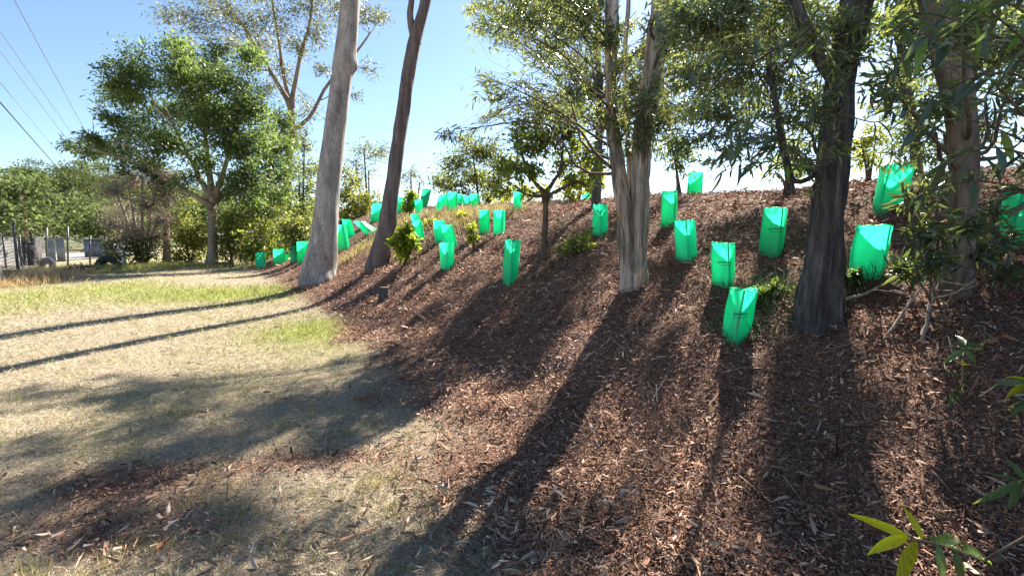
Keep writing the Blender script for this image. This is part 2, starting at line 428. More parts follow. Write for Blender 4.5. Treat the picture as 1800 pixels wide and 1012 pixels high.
# ------------------------------------------------------------------ ground
def mulch_f(x, y):
    d = bank_d(x, y)
    y = np.asarray(y, float); x = np.asarray(x, float)
    wide = np.clip((6.0 - y) / 4.0, 0, 1)
    n = fbm(x * .9 + 5, y * .9, 3)
    n2 = fbm(x * 2.6 + 1, y * 2.6 + 9, 3)
    a = d + n * (.35 + .5 * wide) + n2 * .25
    m0 = sstep(-.35 - .55 * wide, .15 + .25 * wide, a)
    blob = np.exp(-((x + 2.45) ** 2 / .35 + (y - 3.0) ** 2 / .05)) + .8 * np.exp(-((x + 2.2) ** 2 / .4 + (y - 2.5) ** 2 / .06)) + .5 * np.exp(-((x + 1.3) ** 2 / .5 + (y - 3.3) ** 2 / .04))
    return np.maximum(m0, np.clip(blob * (1.1 + 1.2 * n2), 0, .95))
NX = 430
t = np.linspace(-1, 1, NX)
gx = .95 * np.sinh(7.0 * t)
gy = 5.0 + .95 * np.sinh(7.0 * t)
XX, YY = np.meshgrid(gx, gy)
ZZ = H(XX, YY)
near = np.exp(-((XX) ** 2 + (YY - 5) ** 2) / 160.0)
mf = mulch_f(XX, YY)
ZZ = ZZ + near * (mf * ((.030 * fbm(XX * 4, YY * 4, 3) + .05 * fbm(XX * 1.7 + 9, YY * 1.7, 2)) + .014 * fbm(XX * 16, YY * 16, 2)) + (1 - mf) * .010 * fbm(XX * 7, YY * 7, 3)) + mf * .015 * near
V = np.stack([XX, YY, ZZ], -1).reshape(-1, 3)
ii = np.arange(NX - 1)[:, None] * NX + np.arange(NX - 1)[None]
F = np.stack([ii, ii + 1, ii + NX + 1, ii + NX], -1).reshape(-1, 4)
green = sstep(.05, .75, .55 * fbm(XX * .16 + 2, YY * .16, 3) + .8 * np.exp(-((XX + 7.0) ** 2 + (YY - 14.0) ** 2) / 5.0) + .6 * np.exp(-((XX + 3.3) ** 2 + (YY - 8.2) ** 2) / .8)
              + .3 * sstep(18, 26, YY) + .55 * np.exp(-((XX + 14) ** 2 + (YY - 13) ** 2) / 16.0))
tint = np.stack([mf, green, np.zeros_like(mf)], -1).reshape(-1, 3)
m, nt, b, out = new_mat('ground_surface')
at = nt.nodes.new('ShaderNodeAttribute'); at.attribute_name = 'tint'
sp = nt.nodes.new('ShaderNodeSeparateColor'); nt.links.new(at.outputs['Color'], sp.inputs[0])
tc = nt.nodes.new('ShaderNodeTexCoord')
def nz(scale, detail=5, rough=.6):
    n = nt.nodes.new('ShaderNodeTexNoise'); n.inputs['Scale'].default_value = scale; n.inputs['Detail'].default_value = detail; n.inputs['Roughness'].default_value = rough
    nt.links.new(tc.outputs['Object'], n.inputs['Vector']); return n
nA = nz(28, 6, .7); nB = nz(1.1, 4); nC = nz(70, 3, .7)
straw = ramp(nt, [(.28, (.12, .09, .055)), (.5, (.31, .25, .17)), (.72, (.50, .42, .31))]); nt.links.new(nA.outputs[0], straw.inputs[0])
grn = ramp(nt, [(.28, (.10, .11, .03)), (.5, (.25, .26, .07)), (.72, (.42, .40, .15))]); nt.links.new(nA.outputs[0], grn.inputs[0])
g1 = nt.nodes.new('ShaderNodeMix'); g1.data_type = 'RGBA'
nt.links.new(sp.outputs[1], g1.inputs[0]); nt.links.new(straw.outputs[0], g1.inputs[6]); nt.links.new(grn.outputs[0], g1.inputs[7])
mul = ramp(nt, [(.28, (.035, .018, .012)), (.48, (.15, .085, .06)), (.62, (.29, .18, .135)), (.78, (.46, .33, .26))]); nt.links.new(nC.outputs[0], mul.inputs[0])
g2 = nt.nodes.new('ShaderNodeMix'); g2.data_type = 'RGBA'
nt.links.new(sp.outputs[0], g2.inputs[0]); nt.links.new(g1.outputs[2], g2.inputs[6]); nt.links.new(mul.outputs[0], g2.inputs[7])
nt.links.new(g2.outputs[2], b.inputs['Base Color'])
b.inputs['Roughness'].default_value = .95; b.inputs['Specular IOR Level'].default_value = .08
bp = nt.nodes.new('ShaderNodeBump'); bp.inputs['Strength'].default_value = .9; bp.inputs['Distance'].default_value = .03
nt.links.new(nC.outputs[0], bp.inputs['Height']); nt.links.new(bp.outputs[0], b.inputs['Normal'])
ground = mk('ground', V, F, m, smooth=True, tint=tint)
tag(ground, kind='structure')

# gravel yard beyond the fence
yard_m = plain_mat('pale_gravel', (.26, .245, .235), .95, var=.25, nscale=3)
yv = np.array([[-60, 19.5], [-23.5, 19.5], [-29, 31], [-33, 46], [-70, 46]])
mk('gravel_yard', np.c_[yv, H(yv[:, 0], yv[:, 1]) + .06], [np.array([[0, 1, 2], [0, 2, 3], [0, 3, 4]])], yard_m)['kind'] = 'structure'

# wooded hill terrain
def hillz(x, y):
    return 13.0 * sstep(45, 150, y) * (.35 + .65 * sstep(-45, -120, x)) * (1 + .18 * noise2(x * .015, y * .015)) - .4
hx = np.linspace(-330, 60, 60); hy = np.linspace(42, 330, 40)
HX, HY = np.meshgrid(hx, hy)
ii = np.arange(39)[:, None] * 60 + np.arange(59)[None]
mk('hill', np.stack([HX, HY, hillz(HX, HY)], -1).reshape(-1, 3), np.stack([ii, ii + 1, ii + 61, ii + 60], -1).reshape(-1, 4),
   plain_mat('hill_scrub', (.09, .10, .04), .95, var=.4, nscale=.3), smooth=True)['kind'] = 'structure'

# ------------------------------------------------------------------ loose ground cover
def scatter(n, r0, r1, a0, a1, rng=RNG):
    r = r0 * np.exp(rng.random(n) * math.log(r1 / r0)); a = np.radians(rng.uniform(a0, a1, n))
    return r * np.sin(a), r * np.cos(a), r
def near_bump(x, y):
    nr = np.exp(-(x ** 2 + (y - 5) ** 2) / 160.0); m_ = mulch_f(x, y)
    return nr * (m_ * (.030 * fbm(x * 4, y * 4, 3) + .05 * fbm(x * 1.7 + 9, y * 1.7, 2) + .015))
def chips():
    rng = np.random.default_rng(21); buf = Buf()
    x, y, r = scatter(620000, 1.5, 26, -52, 60, rng)
    keep = rng.random(len(x)) < np.maximum(mulch_f(x, y) ** 1.1 * .97, .02 * (bank_d(x, y) > -2.2) + .006 * (r < 5))
    keep &= bank_d(x, y) < 9
    x, y, r = x[keep], y[keep], r[keep]
    n = len(x)
    L = np.exp(rng.normal(math.log(.0165), .55, n)) * np.clip(r / 4.0, .8, 3.2) ** .75
    W = L * rng.uniform(.12, .36, n)
    fib = rng.random(n) < .16
    L[fib] *= 2.0; W[fib] = L[fib] * .05
    strip = rng.random(n) < .0022
    L[strip] = rng.uniform(.10, .26, strip.sum()); W[strip] = rng.uniform(.004, .012, strip.sum())
    yaw = rng.uniform(0, 2 * np.pi, n); pit = rng.normal(0, .36, n); rol = rng.normal(0, .5, n)
    D = np.stack([np.cos(yaw) * np.cos(pit), np.sin(yaw) * np.cos(pit), np.sin(pit)], -1)
    S = np.stack([-np.sin(yaw), np.cos(yaw), np.zeros(n)], -1)
    N = np.cross(D, S)
    S2 = S * np.cos(rol)[:, None] + N * np.sin(rol)[:, None]; N2 = np.cross(D, S2)
    z = H(x, y) + near_bump(x, y) + .010 * np.exp(-((x) ** 2 + (y - 5) ** 2) / 160.) + rng.uniform(.0, .035, n) * np.clip(r / 5, 1, 2)
    c = np.stack([x, y, z], -1)
    tv = np.array([[-.5, -.35, 0], [-.42, .5, .12], [.5, .3, .0], [.4, -.5, .12]])
    Vv = c[:, None] + tv[None, :, 0, None] * (D * L[:, None])[:, None] + tv[None, :, 1, None] * (S2 * W[:, None])[:, None] + tv[None, :, 2, None] * (N2 * (W * 2.0)[:, None])[:, None]
    F = (np.array([[0, 3, 2, 1]])[None] + (np.arange(n) * 4)[:, None, None]).reshape(-1, 4)
    pal = np.array([[.075, .038, .026], [.15, .08, .055], [.22, .125, .09], [.30, .19, .14], [.44, .33, .26], [.05, .03, .024], [.26, .13, .085]])
    ci = rng.choice(len(pal), n, p=[.16, .22, .21, .16, .085, .09, .075])
    fade = fbm(x * .8 + 40, y * .8, 3); fines = fbm(x * 2.3, y * 2.3 + 60, 2)
    T = pal[ci] * rng.uniform(.95, 2.05, n)[:, None] * (1 + .6 * np.clip(fade, -.6, .8) + .35 * np.clip(fines, -.6, .6))[:, None] * np.array([.90, .86, .78])
    grey = sstep(.15, .6, fade)[:, None] * .35; T = T * (1 - grey) + T.mean(1, keepdims=True) * np.array([1.15, 1.0, .88]) * grey
    buf.add(Vv.reshape(-1, 3), F, np.repeat(T, 4, 0))
    # fallen gum leaves: curled pale blades
    x, y, r = scatter(5200, 1.5, 14, -50, 58, rng)
    k = rng.random(len(x)) < .25 + .75 * np.exp(-((x + .2) ** 2 + (y - 2.4) ** 2) / 1.2)
    k &= bank_d(x, y) > -2.6
    x, y, r = x[k], y[k], r[k]; n = len(x)
    yaw = rng.uniform(0, 2 * np.pi, n)
    D = np.stack([np.cos(yaw), np.sin(yaw), rng.normal(0.1, .25, n)], -1)
    pos = np.stack([x, y, H(x, y) + near_bump(x, y) + rng.uniform(.02, .045, n)], -1)
    leaves(buf, pos, D, rng.uniform(.05, .12, n), rng.uniform(.13, .2, n), tints(n, (.20, .12, .085), (.50, .40, .31), .2, rng, 1.5), LEAF_MID, .25, rng)
    o = buf.build('mulch', M_CHIP)
    tag(o, 'red brown shredded bark mulch spread over the bank', 'mulch', kind='stuff')
chips()
def green_at(x, y):
    return sstep(.05, .75, .55 * fbm(x * .16 + 2, y * .16, 3) + .8 * np.exp(-((x + 7.0) ** 2 + (y - 14.0) ** 2) / 5.0) + .6 * np.exp(-((x + 3.3) ** 2 + (y - 8.2) ** 2) / .8)
                 + .3 * sstep(18, 26, y) + .55 * np.exp(-((x + 14) ** 2 + (y - 13) ** 2) / 16.0))
def lawn():
    rng = np.random.default_rng(22); buf = Buf()
    x, y, r = scatter(420000, 1.6, 34, -62, 12, rng)
    mfv = mulch_f(x, y)
    keep = rng.random(len(x)) < (1 - mfv) * .95 + .05 * (bank_d(x, y) < .6)
    clump = fbm(x * 3.1, y * 3.1, 2)
    keep &= rng.random(len(x)) < sstep(-.75, .15, clump) * .8 + .2
    keep &= bank_d(x, y) < 1.0
    x, y, r = x[keep], y[keep], r[keep]; n = len(x)
    g = green_at(x, y)
    isg = rng.random(n) < g * .85 + .05
    sc_ = np.clip(r / 5, .8, 3.0) ** .7
    L = rng.uniform(.022, .075, n) * sc_ * np.where(isg, 1.0, .95)
    W = np.where(isg, .07, .055) * sc_ ** .3
    yaw = rng.uniform(0, 2 * np.pi, n)
    el = np.where(isg, rng.uniform(.3, 1.3, n), np.abs(rng.normal(.15, .42, n)))
    D = np.stack([np.cos(yaw) * np.cos(el), np.sin(yaw) * np.cos(el), np.sin(el)], -1)
    pos = np.stack([x, y, H(x, y) + rng.uniform(0, .02, n)], -1)
    T = np.where(isg[:, None], tints(n, (.13, .17, .03), (.33, .36, .09), .25, rng), tints(n, (.22, .175, .12), (.62, .55, .42), .22, rng, .75))
    leaves(buf, pos, D, L, W, T, LEAF_FAR, .15, rng)
    o = buf.build('lawn_grass', M_GRASS)
    tag(o, 'dry mown grass of the flat lawn strip', 'grass', kind='stuff')
lawn()
def lawn_spots(n, seed):
    rng = np.random.default_rng(seed); o = []
    while len(o) < n:
        x, y, r = scatter(1, 2.6, 16, -55, 5, rng)
        if bank_d(x, y)[0] < -.1 and mulch_f(x, y)[0] < .5: o.append((x[0], y[0]))
    return o
def tufts(name, label, pts, n, spread, Lr, ca, cb, seed, up=.9):
    rng = np.random.default_rng(seed); buf = Buf()
    pts = np.asarray(pts); c = pts[rng.integers(0, len(pts), n)]
    x = c[:, 0] + rng.normal(0, spread, n); y = c[:, 1] + rng.normal(0, spread, n)
    yaw = rng.uniform(0, 2 * np.pi, n); el = rng.uniform(up - .6, 1.5, n)
    D = np.stack([np.cos(yaw) * np.cos(el), np.sin(yaw) * np.cos(el), np.sin(el)], -1)
    pos = np.stack([x, y, H(x, y)], -1)
    leaves(buf, pos, D, rng.uniform(Lr[0], Lr[1], n), .045, tints(n, ca, cb, .25, rng), LEAF_FAR, .4, rng)
    return tag(buf.build(name, M_GRASS), label, 'grass', kind='stuff')
tufts('lawn_tufts', 'scattered taller tufts standing in the mown lawn', lawn_spots(150, 4), 6500, .045, (.04, .11), (.14, .15, .04), (.50, .44, .22), 30)
tufts('dry_grass', 'tall orange dry grass along the foot of the wire fence', [gp(a, b_)[:2] for a, b_ in [(20, 500), (45, 492), (60, 488), (85, 482), (100, 486), (115, 480), (70, 494), (0, 505)]], 5200, .55, (.15, .5), (.36, .25, .12), (.62, .47, .27), 31)
tufts('crest_grass', 'pale straw grass on the far crest of the bank', [gp(a, b_)[:2] for a, b_ in [(700, 392), (720, 388), (745, 384), (770, 382), (795, 380), (820, 378), (840, 380), (865, 377), (880, 376), (690, 400), (650, 430), (630, 445), (610, 455), (815, 395), (760, 398)]], 5500, .5, (.1, .34), (.30, .27, .09), (.62, .5, .24), 32)
tufts('bank_weeds', 'low green weeds growing through the mulch', [gp(a, b_)[:2] for a, b_ in [(1350, 520), (1375, 512), (1330, 545), (1360, 530), (1470, 340), (1010, 440), (1035, 430), (1000, 415), (975, 405), (1300, 400), (1490, 500), (1500, 480)]], 2600, .22, (.06, .2), (.035, .065, .03), (.09, .13, .05), 33, .6)
tufts('verge_grass', 'long green grass at the far edge of the lawn', [gp(a, b_)[:2] for a, b_ in [(170, 472), (200, 471), (230, 470), (260, 469), (290, 468), (320, 468), (345, 470), (420, 470), (215, 474), (275, 473)]], 7000, .9, (.12, .4), (.14, .18, .04), (.46, .42, .16), 34)

# ------------------------------------------------------------------ trees
def trunk_px(pix, Y, base=None, extra=None, n=40):
    """centre line and radii from photo pixels (px, py, width) standing at depth Y; rest of the line goes on upward"""
    pts = [P(a, b_, Y) for a, b_, w in pix]; rad = [pxm(w, Y) / 2 for a, b_, w in pix]
    if base is not None: pts[0] = np.array(base, float)
    if extra:
        for q, r_ in extra: pts.append(np.array(q, float)); rad.append(r_)
    A = np.c_[np.array(pts), np.array(rad)]
    S = spline(A, n)
    return S[:, :3], np.maximum(S[:, 3], .004)
def limb_from(tr, c, slope=.8, rng=RNG):
    pts, rad = tr
    z = c[2] - np.linalg.norm((pts - c)[:, :2], axis=1).min() * slope * rng.uniform(.7, 1.3)
    z = np.clip(z, pts[0, 2] + .28 * (pts[-1, 2] - pts[0, 2]), pts[-1, 2] - .02 * (pts[-1, 2] - pts[0, 2]))
    i = int(np.argmin(np.abs(pts[:, 2] - z)))
    return pts[i], rad[i]
def make_tree(name, label, cat, base, trunks, clumps, leaf, bark, twig=None, group=None, slope=.8, rough=.06, ridges=0, sides=14,
              flare=.35, nlimb_r=.45, twigs=9, leaf_mat_=None, seed=0, tpl=LEAF_FAR, droop=.3, sickle=.12, branch_mat=None, twig_r=1.0, bumps=(), cl=1.0):
    """trunks: list of (pts, rad); clumps: (centre, radius, nleaves); leaf: (length, width ratio, colour a, colour b)"""
    rng = np.random.default_rng(1000 + seed)
    base = np.array(base, float)
    root = empty(name, base, label, cat, group)
    for k, (pts, rad) in enumerate(trunks):
        r2 = rad.copy()
        hgt = np.linalg.norm(pts - pts[0], axis=1)
        r2 = r2 * (1 + flare * np.exp(-hgt / max(rad[0] * 2.2, .02)))
        p2 = pts.copy(); p2[0, 2] -= .12
        b_ = Buf(); addtube(b_, p2, r2, sides, rough=rough, seed=seed * 1.7 + k, ridges=ridges, bumps=bumps if k == 0 else ())
        b_.build('trunk', bark, root, base, smooth=True)
    allp = [np.concatenate([t_[0] for t_ in trunks]), np.concatenate([t_[1] for t_ in trunks])]
    o_ = np.argsort(allp[0][:, 2]); allp = (allp[0][o_], allp[1][o_])
    cb = Buf(); tb = Buf()
    for ci, (c, R, nl) in enumerate(clumps):
        c = np.array(c, float); R3 = np.array([R, R, R * .8]) if np.isscalar(R) else np.array(R)
        tk = trunks[int(np.argmin([np.linalg.norm(t_[0] - c, axis=1).min() for t_ in trunks]))]
        p0, r0 = limb_from(tk, c, slope, rng)
        v = c - p0; ln = np.linalg.norm(v)
        mid = p0 + v * .5 + np.array([0, 0, .10 * ln]) + rng.normal(0, .05 * ln, 3)
        q1 = p0 + v * .22 + rng.normal(0, .03 * ln, 3)
        path = spline(np.array([p0, q1, mid, c]), 9)
        rr = np.linspace(min(r0 * nlimb_r, ln * .03 + .012), max(.004, .0018 * ln) * twig_r, 9)
        lb = Buf(); addtube(lb, path, rr, 6, rough=.05, seed=ci)
        lb.build('branch', branch_mat or bark, root, base, smooth=True)
        if nl <= 0: continue
        # twigs
        nt_ = max(3, int(twigs))
        u = rng.normal(size=(nt_, 3)); u /= np.linalg.norm(u, axis=1, keepdims=True)
        ends = c + u * R3 * (rng.random(nt_)[:, None] ** .45) * 1.05
        starts = path[rng.integers(4, 9, nt_)]
        for s, e in zip(starts, ends):
            m_ = (s + e) / 2 + rng.normal(0, .12, 3) * np.linalg.norm(e - s)
            addtube(tb, spline(np.array([s, m_, e]), 4), np.linspace(rr[-1] * 1.0, rr[-1] * .35, 4), 4, cap=False)
        L, W, ca, cc = leaf
        ti = rng.integers(0, nt_, nl); f = rng.random(nl) ** .6
        pos = starts[ti] + (ends - starts)[ti] * (.25 + .8 * f)[:, None] + rng.normal(0, 1, (nl, 3)) * R3 * .16 * cl * 2
        D = (ends - starts)[ti] / np.maximum(np.linalg.norm((ends - starts)[ti], axis=1, keepdims=True), 1e-6) * .5 + rng.normal(0, .6, (nl, 3)); D[:, 2] -= droop
        tw_t = tints(nl, ca, cc, .22, rng) * (1 + rng.normal(0, .12))
        leaves(cb, pos, D, L * rng.uniform(.6, 1.25, nl), W * rng.uniform(.8, 1.2, nl), np.maximum(tw_t, .005), tpl, sickle, rng)
    tw = tb.build('twigs', twig or M_TWIG, root, base)
    if tw: tw['kind'] = 'stuff'
    if cb.V: cb.build('crown', leaf_mat_ or M_LEAF, root, base)['kind'] = 'stuff'
    return root
GAPS = [(1360, 800, 45), (1190, 775, 40), (1140, 925, 50), (1290, 960, 55), (1060, 700, 26), (1570, 880, 45), (1560, 650, 40), (1330, 690, 26), (950, 900, 70), (900, 840, 55), (1090, 820, 36), (1000, 620, 26), (1640, 790, 40), (760, 690, 40), (700, 830, 40), (1300, 560, 20), (1210, 430, 16)]  # ground spots kept sunlit by leaving leaf clumps out of the crowns
GAP_G = [gp(a, b_) for a, b_, r in GAPS]
GUARD_G = [gp(a, b_) + np.array([0, 0, .3]) for a, b_ in ((1300, 606), (1600, 985), (1276, 507), (1210, 460), (1365, 451), (1536, 489), (1180, 400), (1056, 418), (896, 505))]
def open_to_sun(c, R):
    """False where a leaf clump would shade a ground spot or guard that is to stay sunlit"""
    sv = np.array(SUN_V)
    for g in GAP_G:
        v = c - g; d = np.linalg.norm(v - sv * (v @ sv))
        if d < .62 * R + .07: return False
    for g in GUARD_G:
        v = c - g; d = np.linalg.norm(v - sv * (v @ sv))
        if d < .75 * R + .10: return False
    return True
def px_clumps(lst, Y, nl, dj=.6, seed=0, rng=None, gaps=False):
    rng = rng or np.random.default_rng(500 + seed)
    out = []
    for it in lst:
        a, b_, r = it[:3]; dens = it[3] if len(it) > 3 else 1.0
        y = Y + rng.uniform(-1, 1) * dj
        c_ = P(a, b_, y)
        if gaps and not open_to_sun(c_, pxm(r, y)): continue
        out.append((c_, pxm(r, y), int(nl * dens * (r / 35.0) ** 2)))
    return out

# --- the pale gum and the dark gum at the toe of the bank
b1 = gp(562, 496); Y1 = b1[1]
top1 = P(612, 0, Y1)
tr1 = trunk_px([(553, 502, 52), (562, 470, 48), (567, 440, 46), (572, 390, 42), (580, 300, 38), (591, 210, 35), (600, 140, 33), (606, 105, 35), (611, 60, 33), (616, 0, 32), (620, -60, 31)], Y1, b1,
               [(P(634, -230, Y1 + .3), pxm(26, Y1) / 2), (P(642, -420, Y1), pxm(16, Y1) / 2)], 110)
cl1 = [(P(a, b_, Y1 + dy), pxm(r, Y1), 320) for a, b_, r, dy in [(560, -420, 90, 1), (700, -470, 90, -1), (640, -560, 90, 1), (520, -520, 70, 0), (770, -400, 70, 1), (620, -350, 60, -2)]]
gum1 = make_tree('gum_tree', 'thick pale grey gum trunk leaning right at the edge of the lawn', 'tree', b1, [tr1], cl1, (.22, .2, (.05, .075, .03), (.11, .13, .05)), M_GUM, seed=1,
          rough=.07, sides=40, flare=.30, tpl=LEAF_MID, bumps=[(.565, 3.0, .30, .55), (.55, .4, .18, .5), (.60, 4.6, .10, .4), (.30, 5.0, .05, .7), (.03, 4.0, .18, .6), (.05, 2.6, -.14, .6), (.02, .4, .2, .6), (.42, 3.6, .07, .5)])
b2 = gp(662, 474); Y2 = b2[1]
tr2 = trunk_px([(660, 478, 33), (669, 445, 32), (679, 400, 29), (689, 330, 24), (698, 270, 23), (708, 200, 22), (716, 140, 22), (727, 80, 22), (740, 35, 19), (752, -20, 18)], Y2, b2,
               [(P(780, -200, Y2), pxm(17, Y2) / 2), (P(790, -380, Y2), pxm(10, Y2) / 2)], 90)
f2 = trunk_px([(731, 70, 14), (724, 48, 12), (721, 22, 11), (724, -5, 10), (722, -60, 10), (700, -200, 8)], Y2, None, None, 16)
cl2 = [(P(a, b_, Y2 + dy), pxm(r, Y2), 260) for a, b_, r, dy in [(700, -300, 60, 1), (790, -420, 80, -1), (860, -350, 60, 1), (720, -450, 70, 1), (820, -260, 45, 0)]]
make_tree('gum_tree', 'slender dark brown gum trunk curving up beside the pale gum', 'tree', b2, [tr2, f2], cl2, (.22, .2, (.05, .075, .03), (.11, .13, .05)), M_GUM2, seed=2,
          rough=.08, ridges=.10, sides=28, flare=.25, tpl=LEAF_MID, bumps=[(.20, 3.1, .28, .5), (.42, .3, .14, .5), (.55, 4.5, .10, .5)])

# --- twin-stemmed gum with peeling bark in the middle of the bank
b3 = gp(1112, 508); Y3 = b3[1]
sA = trunk_px([(1105, 512, 30), (1103, 460, 27), (1100, 400, 26), (1093, 340, 25), (1085, 290, 24), (1078, 230, 21), (1074, 150, 20), (1075, 60, 21), (1074, -40, 21)], Y3, b3 + np.array([-.035, 0, 0]),
              [(P(1060, -260, Y3), .05)], 110)
sB = trunk_px([(1119, 512, 32), (1121, 460, 31), (1123, 400, 32), (1125, 330, 33), (1127, 270, 31), (1134, 210, 30), (1143, 140, 31), (1158, 60, 36), (1174, -30, 37)], Y3, b3 + np.array([.045, -.02, 0]),
              [(P(1230, -260, Y3 - .2), .08)], 110)
sC = trunk_px([(1108, 330, 8), (1104, 260, 8), (1101, 180, 8), (1098, 100, 7), (1104, 20, 7), (1108, -60, 6)], Y3 + .12, None, None, 30)
cl3 = px_clumps([(870, 45, 38), (925, 30, 45), (985, 45, 50), (1030, 25, 42), (955, 105, 42, .8), (1005, 140, 40), (905, 150, 28, .8), (868, 165, 30, .9), (1040, 95, 30), (1050, 195, 32), (1085, 215, 30), (925, 205, 30, .6),
                 (985, 195, 34, .8), (1130, 190, 40), (1092, 110, 28), (788, 235, 16, 1.6), (845, 130, 18), (1150, 250, 38), (1180, 190, 40), (1105, 265, 24), (1060, 60, 30), (900, -20, 40), (980, -30, 50), (1060, -40, 45), (1180, 60, 35)], Y3, 260, .55, 3)
cl3 += px_clumps([(1130, 240, 26, .8), (1085, 160, 22, .7), (1150, 150, 26, .7), (1100, 225, 20, .7), (1145, 40, 26, .7), (1072, 60, 20, .6), (1165, 215, 26)], Y3 - .35, 260, .15, 15)
make_tree('gum_tree', 'twin stemmed gum with shaggy peeling bark on the middle of the bank', 'tree', b3, [sA, sB, sC], cl3, (.095, .17, (.065, .095, .06), (.17, .205, .10)), M_PEEL, seed=3,
          rough=.12, ridges=.34, sides=56, flare=.18, tpl=LEAF_MID, nlimb_r=.25, bumps=[(.10, 4.4, .16, .5), (.2, 5.4, .12, .4)], leaf_mat_=M_LEAF_NEAR, droop=.55, sickle=.22, branch_mat=M_TWIG, twigs=14, twig_r=.7, cl=.85)

def bark_strips():
    root = bpy.data.objects['gum_tree.002']; rng = np.random.default_rng(5)
    for k in range(46):
        pts, rad = (sA, sB)[k % 2]
        i = int(rng.integers(4, 62)); th = rng.uniform(3.4, 6.1); L = rng.uniform(.18, .6); n = 7
        ca = (sA, sB)[k % 2]; seg = ca[0][i:i + max(4, int(L / (np.linalg.norm(pts[5] - pts[4]) + 1e-6)))]
        if len(seg) < 4: continue
        q = spline(seg, n); r = np.interp(np.linspace(0, 1, n), [0, 1], [rad[i], rad[min(i + len(seg), len(rad) - 1)]])
        off = r * 1.10 + .006 + rng.uniform(0, .03) * np.linspace(1 if rng.random() < .6 else 0, 0, n) ** 2
        a = th + rng.normal(0, .12, n).cumsum() * .35
        dirs = np.stack([-np.cos(a), np.sin(a), 0 * a], -1); tan = np.stack([np.sin(a), np.cos(a), 0 * a], -1)
        w = rng.uniform(.008, .022) * np.sin(np.linspace(.25, 2.9, n))
        c = q + dirs * off[:, None]
        V_ = np.concatenate([c - tan * w[:, None], c + dirs * .006, c + tan * w[:, None]]); j = np.arange(n - 1)
        F_ = np.concatenate([np.stack([j, j + 1, n + j + 1, n + j], -1), np.stack([n + j, n + j + 1, 2 * n + j + 1, 2 * n + j], -1)])
        mk('bark_strip', V_, F_, (M_TAN, M_PEEL, M_STICK_G)[k % 3], root, True, org=b3)
M_STICK_G = bark_mat('grey_loose_bark', [(.3, (.12, .10, .09)), (.7, (.36, .33, .30))], scale=16, stretch=.1, bump=.4)
bark_strips()

# --- dark furrowed tree in front of the right-hand slope
b4 = gp(1436, 572); Y4 = b4[1]
t4 = trunk_px([(1434, 580, 66), (1438, 540, 62), (1444, 480, 60), (1452, 400, 53), (1460, 320, 48), (1467, 250, 44), (1474, 180, 42), (1483, 100, 43), (1498, 40, 48), (1512, -30, 46)], Y4, b4,
              [(P(1560, -250, Y4), .09), (P(1570, -420, Y4), .05)], 80)
f4 = trunk_px([(1472, 150, 20), (1446, 112, 18), (1425, 70, 17), (1405, 20, 16), (1380, -50, 18), (1330, -180, 12)], Y4, None, None, 24)
g4 = trunk_px([(1465, 285, 8), (1400, 320, 8), (1376, 258, 9), (1366, 200, 8), (1350, 120, 6)], Y4 - .1, None, None, 24)
rg = np.random.default_rng(44)
c4 = [(1215, 30, 45), (1275, 20, 50), (1335, 25, 48), (1395, 20, 45), (1450, 15, 40), (1225, 90, 45), (1285, 80, 50), (1345, 90, 48), (1410, 80, 36, .7), (1245, 150, 45), (1300, 140, 45), (1360, 150, 42), (1415, 160, 40), (1205, 130, 36), (1255, 195, 34), (1315, 190, 34),
      (1370, 205, 30, .8), (1430, 210, 34), (1210, 215, 34), (1190, 255, 30), (1240, 240, 26, .7), (1345, 240, 22, .7), (1400, 270, 28, .8), (1500, 180, 34), (1520, 110, 38), (1440, 330, 16, .8), (1380, 315, 22, .8), (1520, 250, 28, .8), (1300, -30, 55), (1400, -40, 55), (1220, -30, 50), (1500, 60, 40), (1180, 20, 30)]
cl4 = px_clumps(c4, Y4 + .5, 310, .75, 4, gaps=True)
cl4 += px_clumps([(1468, 120, 26, .8), (1490, 30, 30), (1445, 205, 24, .7), (1480, 260, 20, .6), (1430, 60, 28), (1505, 90, 24), (1460, 165, 20, .6), (1280, 255, 24, .6), (1320, 285, 20, .5), (1250, 290, 20, .5), (1360, 262, 22, .6), (1425, 290, 18, .6), (1300, 225, 24, .6)], Y4 - .3, 250, .2, 14)
make_tree('wattle_tree', 'dark furrowed trunk with dense overhanging leaves on the right of the bank', 'tree', b4, [t4, f4, g4], cl4, (.074, .20, (.065, .10, .06), (.18, .22, .09)), M_DARK, seed=4,
          rough=.09, ridges=.34, sides=80, flare=.30, bumps=[(.0, 4.0, .22, .5), (.0, 5.3, .26, .45), (.0, 2.8, .2, .5), (.33, 4.4, .10, .4), (.5, 5.5, .12, .4), (.0, 4.7, -.10, .3)], tpl=LEAF_MID, nlimb_r=.22, leaf_mat_=M_LEAF_NEAR, droop=.35, sickle=.2, branch_mat=M_TWIG, twigs=15, twig_r=.6)

# --- taller trees behind on the crest, seen through the nearer leaves
def sunward(lst, nl, seed, R=(.22, .42)):
    """leaf clumps added to a crown, up the sun ray, to shade chosen ground: (px, py, height)"""
    rng = np.random.default_rng(seed); out = []
    for a, b_, z in lst:
        g = gp(a, b_); q = g + np.array(SUN_V) * ((z - g[2]) / SUN_V.z)
        r = rng.uniform(*R)
        if not open_to_sun(q, r): continue
        out.append((q, r, int(nl * (r / .3) ** 2)))
    return out
_rs = np.random.default_rng(909)
def shade_spots(n, x0, x1, y0, y1, z0, z1, gaps=(), pad=48):
    out = []; tries = 0
    while len(out) < n and tries < 4000:
        tries += 1
        a, b_ = _rs.uniform(x0, x1), _rs.uniform(y0, y1)
        if any(math.hypot(a - g[0], (b_ - g[1]) * 1.2) < g[2] + pad for g in gaps): continue
        out.append((a, b_, _rs.uniform(z0, z1)))
    return out
